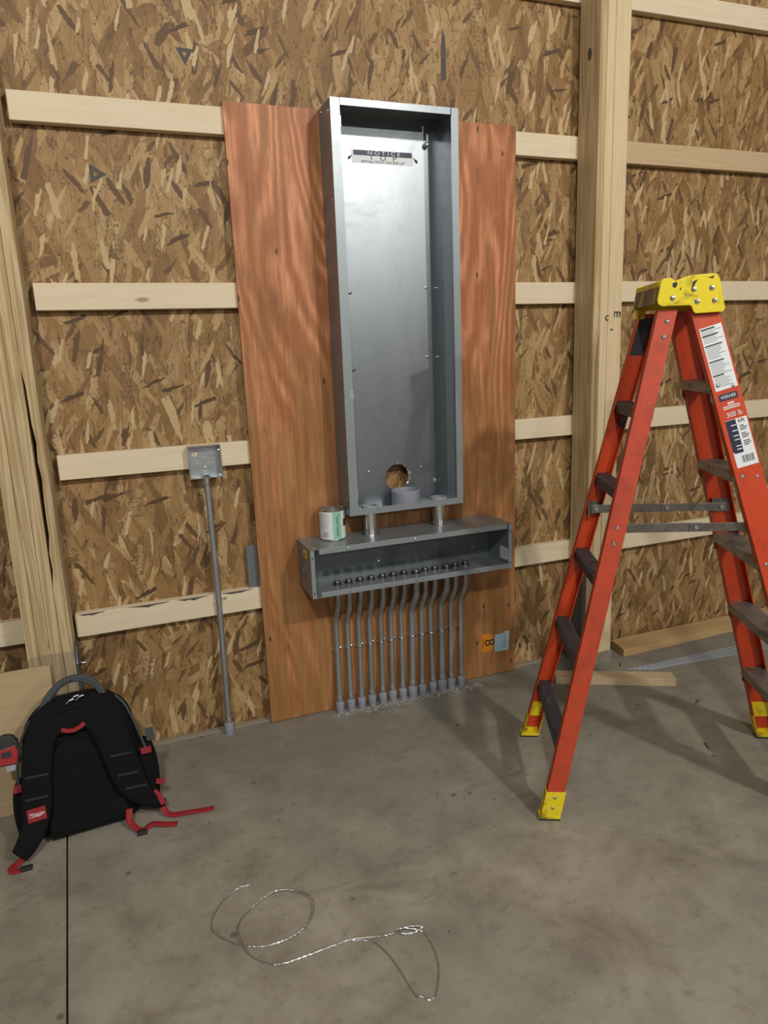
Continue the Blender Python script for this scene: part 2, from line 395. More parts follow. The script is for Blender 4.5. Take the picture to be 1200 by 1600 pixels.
def text_bm(body, size, mat4, fit=None, wrap=None, extrude=0.0003, sx=1.0, shear=0.0):
    cu = bpy.data.curves.new('lettering', 'FONT'); cu.body = body; cu.size = size; cu.align_x = 'CENTER'; cu.align_y = 'CENTER'
    cu.extrude = extrude; cu.shear = shear
    ob = bpy.data.objects.new('lettering', cu); COL.objects.link(ob)
    bpy.context.view_layer.update()
    dg = bpy.context.evaluated_depsgraph_get()
    me = bpy.data.meshes.new_from_object(ob.evaluated_get(dg))
    bpy.data.objects.remove(ob); bpy.data.curves.remove(cu)
    mb = MB(); mb.bm.from_mesh(me); bpy.data.meshes.remove(me)
    xs = [v.co.x for v in mb.bm.verts] or [0, 1]
    k = sx if fit is None else fit/max(1e-6, (max(xs)-min(xs)))
    for v in mb.bm.verts:
        v.co.x *= k
        v.co = wrap(v.co) if wrap else mat4 @ v.co
    return mb
def frame(o, ex, ey):
    ex = Vector(ex).normalized(); ey = Vector(ey); ey = (ey-ex*ey.dot(ex)).normalized(); ez = ex.cross(ey)
    m = Matrix((ex, ey, ez)).transposed().to_4x4(); m.translation = Vector(o); return m
WALLF = lambda x, y, z: frame((x, y, z), (1, 0, 0), (0, 0, 1))       # faces -y

def add_lines(mb, m4, x0, x1, ys, h, rnd=None):
    for y in ys:
        xx = x1 if rnd is None else x0 + (x1-x0)*rnd.uniform(.55, 1)
        mb.quad(*[m4 @ Vector(p) for p in ((x0, y-h/2, 0), (xx, y-h/2, 0), (xx, y+h/2, 0), (x0, y+h/2, 0))])

def screws_each(lst, par, mat, name='screw', r=.0055, h=.004):
    for c, n in lst:
        mb = MB(); screw(mb, c, n, r, h); mb.build(name, M[mat], par)
def screw(mb, c, n, r=.004, h=.003):
    mb.lathe([(r, 0), (r*1.0, h*.3), (r*.72, h*.8), (r*.25, h)], c, n, 10)

# ------------------------------------------------------------------ setting: floor, wall, sill
F = MB()
XG0, XG1, XG2 = (-.8165, .06), (-.757, -1.203), (-.585, -4.9)   # control joint: a saw cut running out from the wall
g = .0028
def cut(dx): return [(x+dx, y) for x, y in (( -.8165, .06), (-.757, -1.203), (-.20, -13.0))]
l, r_ = cut(-g), cut(g)
for i in range(2):
    F.quad((-7, l[i][1], 0), (l[i][0], l[i][1], 0), (l[i+1][0], l[i+1][1], 0), (-7, l[i+1][1], 0))
    F.quad((r_[i][0], r_[i][1], 0), (10, r_[i][1], 0), (10, r_[i+1][1], 0), (r_[i+1][0], r_[i+1][1], 0))
    F.quad((l[i][0], l[i][1], -.03), (r_[i][0], r_[i][1], -.03), (r_[i+1][0], r_[i+1][1], -.03), (l[i+1][0], l[i+1][1], -.03))
    F.quad((l[i][0], l[i][1], 0), (l[i][0], l[i][1], -.03), (l[i+1][0], l[i+1][1], -.03), (l[i+1][0], l[i+1][1], 0))
    F.quad((r_[i][0], r_[i][1], 0), (r_[i][0], r_[i][1], -.03), (r_[i+1][0], r_[i+1][1], -.03), (r_[i+1][0], r_[i+1][1], 0))
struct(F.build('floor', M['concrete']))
b = MB(); b.box((-7, .056, -.02), (10, .075, 5.2))
wall = struct(b.build('wall_back', M['osb']))
b = MB(); b.box((-7.05, -13.05, -.02), (10.05, -13.0, 5.2)); struct(b.build('wall_front', M['liner']))
b = MB(); b.box((-7.05, -13.0, -.02), (-7.0, .075, 5.2)); struct(b.build('wall_left', M['liner']))
b = MB(); b.box((10.0, -13.0, -.02), (10.05, .075, 5.2)); struct(b.build('wall_right', M['liner']))
b = MB(); b.box((-7.05, -13.05, 5.2), (10.05, .075, 5.25)); struct(b.build('ceiling', M['liner']))
b = MB(); b.box((-7, .022, -.03), (10, .0555, .006), .002)
struct(b.build('trim_1', M['sill']))

# ink marks printed on the strand board (part of the wall)
def tri_mark(x, z, s, rot, name='printed_arrow'):
    mb = MB()
    o = [(s*math.cos(rot+2*PI*k/3), s*math.sin(rot+2*PI*k/3)) for k in range(3)]
    i = [(px*.30, pz*.30) for px, pz in o]
    for k in range(3):
        j = (k+1) % 3
        mb.quad((x+o[k][0], .0556, z+o[k][1]), (x+o[j][0], .0556, z+o[j][1]), (x+i[j][0], .0556, z+i[j][1]), (x+i[k][0], .0556, z+i[k][1]))
    mb.build(name, M['stamp'], wall)
tri_mark(-.452, 2.19, .037, 0.0); tri_mark(-.11, 2.60, .036, .5)
rs = random.Random(3)
def stamp_col(x, z0, z1):
    mb = MB(); z = z0
    while z > z1:
        h = rs.uniform(.006, .013)
        xa = x - .022
        while xa < x + .018:
            wd = rs.uniform(.002, .0045)
            if rs.random() < .62:
                q = rs.uniform(.2, 1)
                mb.quad((xa, .0557, z-h*q), (xa+wd, .0557, z-h*q), (xa+wd, .0557, z), (xa, .0557, z))
            xa += wd + rs.uniform(.002, .006)
        z -= h + rs.uniform(.004, .010)
    mb.build('printed_stamp', M['stamp'], wall)
stamp_col(-.155, 2.93, 2.65); stamp_col(-.41, 2.06, 1.90); stamp_col(-.47, .85, .70); stamp_col(-.47, .44, .22); stamp_col(-.43, 1.56, 1.40)
stamp_col(1.06, 2.95, 2.60); stamp_col(1.90, 1.58, 1.42); stamp_col(-.45, 1.06, .95)
mb = MB(); mb.prism([(-.012, 0), (.012, .01), (.010, .16), (-.002, .19), (-.010, .12)], (1, 0, 0), (0, 0, 1), (.905, .0556, 2.60), (0, -.0002, 0)); mb.build('printed_smear', M['stamp'], wall)

# ------------------------------------------------------------------ girts (horizontal nailers), one object each
GH = .092
def girt(x0, x1, ztop, label, mat='girt', h=GH, slope=0.0):
    b = MB(); b.box((x0, .018, ztop-h), (x1, .056, ztop), .0025)
    if slope:
        for v in b.bm.verts: v.co.z += slope*(v.co.x-x0)
    o = b.build('wall_girt', M[mat], None, False, (x0, .018, ztop-h))
    tag(o, label, 'timber', 'horizontal girts on the back wall'); return o
PXL, PXR = -.798, 1.606
girt(PXL+.097, PXR, 3.03, 'pale timber girt highest in the middle bay, cut off by the top of the photo')
girt(PXL+.1, PXR, 2.427, 'pale timber girt whose ends show at the top of the red plywood')
girt(PXL+.1, PXR, 1.822, 'pale timber girt crossing behind the upper half of the grey panel box')
girt(PXL+.1, PXR, 1.222, 'pale timber girt that the square steel junction box is fixed to')
g4 = girt(PXL+.085, PXR, .612, 'timber girt behind the wireway, with bark pockets along its top edge', 'girt')
mb = MB()
for (xa, xb) in ((-.705, -.60), (-.53, -.36), (-.34, -.20), (-.17, -.02)):
    n = 8; up = [(xa+(xb-xa)*k/n, .6115-.014*math.sin(PI*(k+.3)/(n+.6))*random.uniform(.5, 1)) for k in range(n+1)]
    vs = [(x, .0174, z) for x, z in up]
    top = [(x, .0174, .6105) for x, _ in up]
    for k in range(n): mb.quad(vs[k], vs[k+1], top[k+1], top[k])
mb.build('bark_pocket', M['stamp'], g4)
girt(PXR+.003, 4.6, 3.035, 'timber girt highest in the bay right of the tall post', 'girt', GH, .004)
girt(PXR+.003, 4.6, 2.425, 'dirty tan girt with red marking, second from top in the right bay', 'girt_dark')
girt(PXR+.003, 4.6, 1.826, 'timber girt passing just behind the yellow cap of the ladder')
girt(PXR+.003, 4.6, 1.226, 'timber girt behind the label of the ladder, third down in the right bay')
girt(PXR+.003, 4.6, .618, 'lowest timber girt in the right bay, behind the ladder spreader bars')
girt(-3.5, PXL-.003, 1.215, 'short piece of girt left of the left post at half its height')
girt(-3.5, PXL-.003, .622, 'short piece of girt left of the left post, above the pale plywood offcut')

# ------------------------------------------------------------------ posts
def post(x0, z0, label, name, pale, zt=4.0):
    t = thing(name, label, 'post', (x0+.077, -.05, 0), 'laminated timber posts')
    for k in range(4):
        b = MB(); xa = x0 + k*.0386
        yf = -.122 + (0.0, .002, .0, .003)[k]
        b.box((xa+.0004, yf, z0), (xa+.0382, .0178, zt), .0022)
        if k == 3 and not pale:                                    # waney edge on the last ply
            bmesh.ops.subdivide_edges(b.bm, edges=[e for e in b.bm.edges if abs(e.verts[0].co.z-e.verts[1].co.z) > 1], cuts=60, use_grid_fill=True)
            for v in b.bm.verts:
                if v.co.x < xa+.012 and v.co.y < yf+.012 and .75 < v.co.z < 1.56:
                    q = math.sin(PI*(v.co.z-.75)/.81)
                    v.co.x += .012*q + .003*math.sin(v.co.z*40); v.co.y += .006*q
        if k == 0 and pale:
            bmesh.ops.subdivide_edges(b.bm, edges=[e for e in b.bm.edges if abs(e.verts[0].co.z-e.verts[1].co.z) > 1], cuts=60, use_grid_fill=True)
            for v in b.bm.verts:
                if v.co.x > xa+.026 and v.co.y < yf+.012 and .68 < v.co.z < 1.62:
                    q = min(1, 2.5*math.sin(PI*(v.co.z-.68)/.94)); v.co.y += .022*q; v.co.x -= .004*q
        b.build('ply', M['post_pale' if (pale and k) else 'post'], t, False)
    return t
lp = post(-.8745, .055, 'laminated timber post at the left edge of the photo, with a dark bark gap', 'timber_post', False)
rp = post(1.527, .062, 'tall laminated timber post between the red plywood and the ladder', 'timber_post', True)
def bracket(par, x0, top):
    x1 = x0+.1545
    b = MB(); b.box((x0-.004, -.126, 0), (x1+.004, .0178, .060), .003); b.build('base_block', M['concrete'], par)
    for sx, xa in ((-1, x0-.0062), (1, x1+.0002)):
        b = MB(); b.prism([(-.10, .02), (.012, .02), (.012, top), (-.06, top), (-.10, top-.06)], (0, 1, 0), (0, 0, 1), (xa, 0, 0), (.006, 0, 0))
        b.build('bracket_plate', M['bracket'], par, False, None, .0008)
        for zz in (.12, top-.08):
            c = xa if sx < 0 else xa+.006
            b = MB(); b.lathe([(.010, 0), (.010, .006), (.0075, .007), (.0075, .010)], (c, -.045, zz), (sx, 0, 0), 6); b.cyl((c, -.045, zz), (c+sx*.022, -.045, zz), .004, 10)
            b.build('bolt', M['chrome'], par)
bracket(lp, -.8745, .52); bracket(rp, 1.527, .50)
# pencil marks on the right post
mb = text_bm('c', .05, WALLF(1.600, -.1226, 1.66)); mb2 = text_bm('m', .055, WALLF(1.655, -.1226, 1.675))
mb.build('marker_writing', M['ink'], rp); mb2.build('marker_writing', M['ink'], rp)
b = MB(); b.box((1.618, -.1235, 1.602), (1.634, -.1222, 1.609)); b.build('staple', M['chrome'], rp)
b = MB(); b.lathe([(.012, 0), (.012, .0006)], (1.5262, -.055, 2.72), (-1, 0, 0), 14)
for v in b.bm.verts: v.co.z = 2.72 + (v.co.z-2.72)*2
b.build('knot', M['stamp'], rp)

# ------------------------------------------------------------------ red plywood backboard with its stickers
b = MB(); b.plate_hole(0.0, 1.207, 0.004, 2.44, [(.621, 1.02, .056)], 0.0, .0178)
ply = b.build('plywood_backboard', M['ply'], None, False, (0, 0, .004))
tag(ply, 'tall red-brown plywood sheet fixed to the wall behind the grey panel box', 'plywood')
def ps(poly, name, mat, y=-.0006):
    mb = MB(); mb.prism(poly, (1, 0, 0), (0, 0, 1), (0, -.0001, 0), (0, y, 0)); return mb.build(name, mat, ply)
st = ps([(1.020+.002, .205), (1.030, .218), (1.08, .215), (1.089, .19), (1.089, .145), (1.078, .128), (1.035, .128), (1.022, .142)], 'sticker', M['orange_st']); st['label'] = 'orange sticker with number 8'
text_bm('8', .075, frame((1.066, -.0008, .172), (0, 0, -1), (1, 0, 0))).build('number', M['ink'], st)
mb = MB(); add_lines(mb, frame((1.033, -.0009, .172), (0, 0, -1), (1, 0, 0)), -.026, .026, [-.002, .003], .0025); mb.build('small_print', M['strap_red'], st)
st = ps([(1.097, .120), (1.172, .115), (1.176, .214), (1.148, .214), (1.146, .206), (1.098, .203)], 'sticker', M['blue_st']); st['label'] = 'pale blue sticker with printed lines'
mb = MB(); m4 = frame((1.135, -.0009, .165), (0, 0, -1), (1, 0, 0))
add_lines(mb, m4, -.034, .040, [-.028, -.018, -.010, -.003, .003], .003, random.Random(2)); add_lines(mb, m4, -.042, .034, [.012, .018, .024], .0042)
mb.build('small_print', M['grey_ink'], st)

# ------------------------------------------------------------------ panel box (empty electrical enclosure)
X0, X1, Z0, Z1, YF = .355, .864, .905, 2.437, -.146
pb = thing('panel_box', 'tall open grey steel electrical panel box on the red plywood', 'electrical box', (.61, 0, Z0))
b = MB(); b.plate_hole(X0, X1, Z0, Z1, [(.621, 1.02, .054)], -.0018, -.0002); b.build('back_plate', M['panel'], pb)
T = .0018
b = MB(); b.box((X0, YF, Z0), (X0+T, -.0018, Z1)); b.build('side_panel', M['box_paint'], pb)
b = MB(); b.box((X1-T, YF, Z0), (X1, -.0018, Z1)); b.build('side_panel', M['inner'], pb)  # lighter copy of the box colour stands in for light reflected onto this wall
b = MB(); b.box((X0+T, YF, Z1-T), (X1-T, -.0018, Z1)); b.build('top_panel', M['grey_paint'], pb)  # shade under the unlit top is put into its darker enamel
bott = MB(); bott.box((X0+T, YF, Z0), (X1-T, -.0018, Z0+T)); bott.build('bottom_panel', M['panel'], pb)
FW = .036
b = MB(); b.box((X0, YF-.0012, Z0), (X0+FW, YF, Z1)); b.build('front_flange', M['flange'], pb)
b = MB(); b.box((X1-FW*.8, YF-.0012, Z0), (X1, YF, Z1)); b.build('front_flange', M['flange'], pb)
b = MB(); b.box((X0+FW+.001, YF-.0024, Z1-.024), (X1-FW*.8-.004, YF-.0006, Z1)); b.build('front_flange', M['flange'], pb)
b = MB(); b.box((X0+FW+.001, YF-.0024, Z0), (X1-FW*.8-.001, YF-.0006, Z0+.026)); b.build('front_flange', M['flange'], pb)
# inner return lip along the right side, clips
b = MB(); b.box((X1-FW*.8-.0015, YF, Z0+.04), (X1-FW*.8, YF+.012, Z1-.03)); b.build('return_lip', M['panel'], pb)
for z in (2.36, 1.39, .99):
    b = MB(); b.box((X0+.022, YF-.0022, z-.018), (X0+FW+.002, YF-.0010, z+.018)); b.build('flange_clip', M['galv'], pb)
screws_each([((X0, -.120 if z != 2.42 else -.03, z), (-1, 0, 0)) for z in (2.40, 2.10, 1.67, 1.37, .97, 2.42)], pb, 'chrome', 'screw', .004, .004)
for (x, y, z) in ((.80, -.003, 1.80), (.80, -.003, 1.52)):
    for k in range(2):
        b = MB(); c = (x-.02, -.002, z) if k == 0 else (x+.027, -.002, z-.002)
        b.lathe([(.0035, 0), (.0035, .012), (.002, .013)], c, (0, -1, 0), 10); b.build('stud', M['chrome'], pb)
for z in (1.765, 1.478):
    b = MB(); b.tube([(X0+FW-.002, YF+.010, z), (X0+FW+.012, YF+.008, z), (X0+FW+.016, YF+.006, z+.006)], .0025, 8); b.build('stud', M['dark_hole'], pb)
for (x, z) in ((.492, 1.054), (.735, 1.052)):
    b = MB(); screw(b, (x, -.002, z), (0, -1, 0), .006, .006); b.build('nut', M['tin'], pb)
b = MB(); b.lathe([(.016, 0), (.016, .002), (.009, .003), (.009, .008), (.003, .009)], (.806, -.002, .985), (0, -1, 0), 16); b.build('mounting_screw', M['chrome'], pb)
b = MB(); b.lathe([(.008, 0), (.011, .012), (.009, .02), (.003, .024)], (.79, -.002, 2.34), (0, -1, 0), 14); b.build('rubber_bumper', M['galv'], pb)
# torn bright burr around the right of the cut hole
b = MB(); rb = random.Random(5)
for k in range(30):
    a0, a1 = R(-35+k*4.2), R(-35+(k+1)*4.2); r0 = .0535; r1 = .0565 + rb.uniform(0, .012)*(1 if rb.random() < .4 else .3)
    cx, cz = .621, 1.02
    p = [(cx+r*math.cos(a), yy, cz+r*math.sin(a)) for r, a, yy in ((r0, a0, -.0024), (r0, a1, -.0024), (r1, a1, -.0045), (r1, a0, -.0045))]
    b.quad(*p)
b.build('hole_burr', M['chrome'], pb)
b = MB(); b.box((.478, -.0024, 2.262), (.735, -.0019, 2.309)); lb = b.build('notice_label', M['white'], pb)
b = MB(); b.box((.486, -.0028, 2.290), (.731, -.0022, 2.309)); b.build('label_band', M['navy'], lb)
text_bm('N O T I C E', .019, WALLF(.612, -.0031, 2.2995), .135).build('lettering', M['white'], lb)
for ch_, dx in (('T', -.048), ('O', 0), ('P', .048)): text_bm(ch_, .024, WALLF(.608+dx, -.0028, 2.2825), None, None, .0003, 1.4).build('lettering', M['navy'], lb)
text_bm('INSTALL WITH THIS END UP', .013, WALLF(.607, -.0028, 2.268), .18).build('lettering', M['ink'], lb)
for sx, xx in ((1, .476), (-1, .742)):
    b = MB(); b.prism([(-.014, -.010), (-.004, -.006), (.006, .012), (-.002, .006), (-.012, .002)], (sx, 0, 0), (0, 0, 1), (xx, -.0024, 2.281), (0, -.0006, 0)); b.build('arrow', M['ink'], lb)

# PVC coupling ring standing in the panel, nipples between the boxes
def ring(mb, c, ro, ri, h, seg=32):
    mb.lathe([(ri, 0), (ro, 0), (ro, h), (ri, h), (ri, 0)], c, (0, 0, 1), seg)
b = MB(); b.lathe([(.052, 0), (.061, 0), (.061, .064), (.0585, .067), (.055, .067), (.053, .060), (.052, .0)], (0, 0, 0), (0, 0, 1), 40)
cp = b.build('pvc_coupling', M['pvc'], None, 35, None); cp.location = (.632, -.066, Z0+T+.0003)
tag(cp, 'short grey plastic pipe ring standing on the bottom of the panel box', 'pipe coupling')
TX0, TX1, TZ0, TZ1, TY = .165, 1.066, .603, .803, -.205
for i, (x, y, lab) in enumerate(((.462, -.086, 'bright steel pipe nipple joining the two grey boxes, left one, beside the can'), (.782, -.075, 'bright steel pipe nipple joining the two grey boxes, right one'))):
    t = thing('pipe_nipple', lab, 'pipe', (x, y, TZ1), 'pipe nipples between the panel and the wireway')
    b = MB(); b.lathe([(.0255, -.02), (.0285, -.02), (.0285, .108), (.0255, .108), (.0255, -.02)], (x, y, TZ1), (0, 0, 1), 28)
    b.build('pipe', M['chrome'], t, 40)
    b = MB(); b.lathe([(.029, .0005), (.036, .0005), (.036, .006), (.029, .006), (.029, .0005)], (x, y, TZ1), (0, 0, 1), 12); b.build('locknut', M['chrome'], t)
    b = MB(); b.lathe([(.0288, Z0-TZ1+.002), (.037, Z0-TZ1+.002), (.037, Z0-TZ1+.018), (.034, Z0-TZ1+.024), (.027, Z0-TZ1+.024), (.0288, Z0-TZ1+.002)], (x, y, TZ1), (0, 0, 1), 28); b.build('bushing', M['pvc'], t, 40)

# ------------------------------------------------------------------ wireway trough
tr = thing('wireway_box', 'long open grey steel wireway below the tall panel box', 'electrical box', (.61, 0, TZ0))
t_ = .002
b = MB(); b.box((TX0, -.0022, TZ0), (TX1, -.0002, TZ1)); b.build('back_plate', M['grey_paint'], tr)  # darker than the outer panels: shade inside the trough put into the colour
b = MB(); b.box((TX0-.001, TY, TZ1-t_), (TX1+.001, -.0022, TZ1)); b.build('top_panel', M['trough'], tr)
b = MB(); b.box((TX0+t_, TY, TZ0), (TX1-t_, -.0022, TZ0+t_)); b.build('bottom_panel', M['trough'], tr)
for xa in (TX0, TX1-t_):
    b = MB(); b.box((xa, TY, TZ0), (xa+t_, -.0022, TZ1-t_)); b.build('end_panel', M['box_paint'], tr)
b = MB(); b.box((TX0+.036, TY-.0015, TZ1-.022), (TX1-.022, TY, TZ1), .0004); b.build('front_flange', M['flange'], tr)
b = MB(); b.box((TX0+.036, TY-.0015, TZ0), (TX1-.018, TY, TZ0+.022), .0004); b.build('front_flange', M['flange'], tr)
for xa in (TX0, TX1-.016):
    b = MB(); b.box((xa, TY-.001, TZ0), (xa+.016, TY, TZ1-.003)); b.build('front_flange', M['flange'], tr)
    for z in (TZ0+.022, TZ1-.035):
        b = MB(); b.cyl((xa+.008, TY-.0008, z), (xa+.008, TY-.0014, z), .0035, 10); b.build('screw_hole', M['dark_hole'], tr)
screws_each([((x, TY-.0015, z), (0, -1, 0)) for x in (.32, .61, .90) for z in (TZ1-.011, TZ0+.011)] + [((x, y, TZ1), (0, 0, 1)) for x in (TX0+.02, TX1-.02) for y in (-.185, -.02)] + [((x, -.0025, TZ0+.055), (0, -1, 0)) for x in (.52, .98)], tr, 'chrome')
for r in (.016, .024, .031):
    b = MB(); b.lathe([(r-.0007, 0), (r-.0007, .0008), (r+.0007, .0008), (r+.0007, 0), (r-.0007, 0)], (TX0, -.10, .70), (-1, 0, 0), 24)
    b.build('knockout_ring', M['grey_paint'], tr)
b = MB(); b.box((TX0-.0006, -.145, .752), (TX0-.0001, -.100, .784)); q = b.build('warning_sticker', M['yellow_st'], tr)
b = MB(); b.prism([(-.010, -.009), (.010, -.009), (0, .010)], (0, 1, 0), (0, 0, 1), (TX0-.0007, -.118, .768), (-.0004, 0, 0)); b.build('warning_symbol', M['ink'], q)
b = MB(); b.box((TX1-t_-.0008, -.185, .628), (TX1-t_-.0001, -.112, .682)); q = b.build('rating_label', M['white'], tr)
b = MB(); add_lines(b, frame((TX1-t_-.0011, -.15, .655), (0, -1, 0), (0, 0, 1)), -.03, .03, [.018, .010, .003, -.004, -.012], .0025, random.Random(1)); b.build('small_print', M['grey_ink'], q)

# ------------------------------------------------------------------ conduits from floor to wireway
ux = [.305, .355, .405, .455, .507, .557, .607, .659, .707, .753, .806, .854, .904]
fx = [.301, .352, .402, .452, .503, .551, .601, .650, .698, .752, .799, .845, .898]
mx = [.306, .357, .409, .459, .512, .560, .609, .661, .709, .754, .807, .856, .906]
ordn = ['first', 'second', 'third', 'fourth', 'fifth', 'sixth', 'seventh', 'eighth', 'ninth', 'tenth', 'eleventh', 'twelfth', 'thirteenth']
for i in range(13):
    bigc = i in (7, 10); r = .0150 if bigc else .0117
    yt = -.088 if bigc else -.078; yb = -.034
    t = thing('steel_conduit', f'{"thicker " if bigc else ""}grey steel conduit, {ordn[i]} from the left in the row under the wireway', 'conduit', (fx[i], yb, 0), 'conduits rising into the wireway')
    zj = random.Random(i).uniform(-.008, .008)
    key = [(fx[i], yb, .05), (mx[i], -.0165-r*.2, .29), (mx[i], -.017-r*.2, .40+zj), (ux[i], yt, .53+zj), (ux[i], yt, TZ0+.018)]
    pts = []
    pts += [Vector(key[0]).lerp(Vector(key[1]), k/4) for k in range(4)]
    k1, k2, k3, k4 = map(Vector, key[1:])
    pts += [k1, k1.lerp(k2, .5)]
    for k in range(11):
        u = k/10; e = u*u*(3-2*u); q = k2.lerp(k3, u); q.y = k2.y+(k3.y-k2.y)*e; q.x = k2.x+(k3.x-k2.x)*e; pts.append(q)
    pts += [k3.lerp(k4, .4), k4]
    b = MB(); b.tube(pts, r, 16, None, (1, 0, .001)); b.build('pipe', M['emt'], t, 50)
    # strap with two ears and screws
    zs = .291; xc, yc = mx[i], key[1][1]
    b = MB(); n = 10; ringp = []
    for k in range(n+1):
        a = PI*k/n; ringp.append((xc-(r+.0015)*math.cos(a), yc-(r+.0015)*math.sin(a), zs))
    path = [(xc-.0235, -.0012, zs), (xc-r-.004, -.0012, zs), (xc-r-.0018, -.004, zs)] + ringp + [(xc+r+.0018, -.004, zs), (xc+r+.004, -.0012, zs), (xc+.0235, -.0012, zs)]
    ups = [(0, -1, 0.001)]*2 + [(-1, -.4, 0)] + [(-math.cos(PI*k/n), -math.sin(PI*k/n), 0) for k in range(n+1)] + [(1, -.4, 0)] + [(0, -1, 0.001)]*2
    b.band(path, .0095, .0022, ups); b.build('strap', M['chrome'], t)
    b = MB(); screw(b, (xc+.0185, -.002, zs), (0, -1, 0), .0045, .006); b.build('screw', M['chrome'], t)
    b = MB(); screw(b, (xc-r*.2, yc-r-.002, zs+.001), (0, -1, 0), .0052, .006); b.build('screw', M['chrome'], t)
    # set-screw connector and plastic adapter at the floor
    b = MB(); b.lathe([(r+.003, .052), (r+.0035, .054), (r+.0035, .074), (r+.0022, .078), (r+.0002, .079)], (fx[i]+(mx[i]-fx[i])*.12, yb+.001, 0), (0, 0, 1), 16); screw(b, (fx[i]-.001, yb-r-.004, .065), (0, -1, 0), .004, .005); b.build('connector', M['chrome'], t, 40)
    ra = r+.0062
    b = MB(); b.lathe([(ra-.001, -.004), (ra, .012), (ra, .024), (ra+.0012, .0245), (ra+.0012, .046), (ra-.001, .052), (r, .0525)], (fx[i], yb, 0), (0, 0, 1), 18); b.build('adapter', M['pvc'], t, 40)
    # locknut and bushing inside the wireway
    b = MB(); b.lathe([(r+.002, TZ0+.0025), (r+.0085, TZ0+.0025), (r+.0085, TZ0+.006), (r+.0015, TZ0+.0065)], (ux[i], yt, 0), (0, 0, 1), 8); b.build('locknut', M['dark_steel'], t)
    b = MB(); b.lathe([(r-.002, TZ0+.006), (r+.003, TZ0+.006), (r+.003, TZ0+.016), (r+.001, TZ0+.0185), (r-.003, TZ0+.0185), (r-.003, TZ0+.010), (.0005, TZ0+.0095)], (ux[i], yt, 0), (0, 0, 1), 16); b.build('throat', M['dark_steel'], t, 40)

# ------------------------------------------------------------------ can of cement on the wireway
cx, cy, cz, cr, ch = .303, -.064, TZ1+.0005, .0525, .128
can = thing('cement_can', 'green and white can of cement standing on the left end of the wireway', 'can', (cx, cy, cz))
b = MB(); b.lathe([(cr-.003, 0), (cr+.0006, .0005), (cr+.0006, .003), (cr-.0004, .0045), (cr-.0004, ch-.006), (cr+.0006, ch-.004), (cr+.0006, ch), (cr-.003, ch), (cr-.004, ch-.004), (.030, ch-.004), (.027, ch-.001), (.026, ch-.004)], (cx, cy, cz), (0, 0, 1), 48); b.build('body', M['tin'], can, 30)
b = MB(); b.lathe([(.026, ch-.004), (.025, ch+.006), (.023, ch+.008), (.0005, ch+.008)], (cx, cy, cz), (0, 0, 1), 32); b.build('lid', M['tin'], can, 30)
PH0 = R(-110)
def arc(d0, d1, z0, z1, rr, mat, name, par):
    mb = MB(); n = max(3, int(abs(d1-d0)/6)); f = lambda d: PH0+R(d)
    for k in range(n):
        a, c = f(d0+(d1-d0)*k/n), f(d0+(d1-d0)*(k+1)/n)
        mb.quad(*[(cx+rr*math.cos(q), cy+rr*math.sin(q), cz+z) for q, z in ((a, z0), (c, z0), (c, z1), (a, z1))])
    return mb.build(name, mat, par, 60)
pl = arc(-180, 180, .006, ch-.008, cr+.0004, M['white'], 'paper_label', can)
arc(5, 46, .006, ch-.008, cr+.0008, M['green'], 'green_band', pl)
arc(58, 84, .055, .085, cr+.0008, M['ink'], 'black_patch', pl)
def wrapv(c):    # text x runs down the can, text y runs to the right
    a = PH0 + R(27) + c.y/cr; rr = cr+.0010+max(0, c.z)
    return Vector((cx+rr*math.cos(a), cy+rr*math.sin(a), cz+.064 - c.x))
text_bm('Trowel Cement', .021, None, .092, wrapv).build('lettering', M['ink'], pl)
mb = MB()
for k in range(9):
    a0 = -46+k*3.4; wd = (1.2, 2.2, 1.0, 1.8, 2.4, 1.0, 1.5, 2.2, 1.3)[k]
    p = [(cx+(cr+.0008)*math.cos(PH0+R(q)), cy+(cr+.0008)*math.sin(PH0+R(q)), cz+z) for q, z in ((a0, .014), (a0+wd, .014), (a0+wd, .038), (a0, .038))]
    mb.quad(*p)
mb.build('bar_code', M['grey_ink'], pl)
for zc in range(11): pass
mb = MB(); rl = random.Random(4)
for k in range(12):
    z = .052+k*.0052; a1 = rl.uniform(-18, -6)
    n = 6
    for q in range(n):
        a, c = -62+(a1+62)*q/n, -62+(a1+62)*(q+1)/n
        mb.quad(*[(cx+(cr+.0008)*math.cos(PH0+R(w_)), cy+(cr+.0008)*math.sin(PH0+R(w_)), cz+zz) for w_, zz in ((a, z), (c, z), (c, z+.0016), (a, z+.0016))])
mb.build('small_print', M['fabric_grey'] if False else plain('pale_grey_ink', (.48, .49, .52), .6), pl)

# ------------------------------------------------------------------ junction box with its conduit on the left
jb = thing('junction_box', 'square open steel junction box on the girt left of the plywood', 'electrical box', (-.178, .018, 1.095))
jx0, jx1, jz0, jz1, jy0, jy1 = -.240, -.117, 1.095, 1.220, -.021, .0175
b = MB(); b.plate_hole(jx0, jx1, jz0, jz1, [(-.212, 1.188, .011)], jy1-.002, jy1); b.build('back_plate', M['galv'], jb)
b = MB()
b.box((jx0, jy0, jz0), (jx0+.002, jy1-.002, jz1)); b.box((jx1-.002, jy0, jz0), (jx1, jy1-.002, jz1)); b.box((jx0+.002, jy0, jz1-.002), (jx1-.002, jy1-.002, jz1)); b.box((jx0+.002, jy0, jz0), (jx1-.002, jy1-.002, jz0+.002))
b.build('side_walls', M['galv'], jb)
for (x, z, r) in ((-.150, 1.188, .0135), (-.203, 1.140, .0135), (-.155, 1.140, .0135), (-.178, 1.165, .010)):
    b = MB(); b.lathe([(r, 0), (r, .0012), (r-.002, .0014), (.0005, .0008)], (x, jy1-.002, z), (0, -1, 0), 22); b.build('knockout', M['galv'], jb, 30)
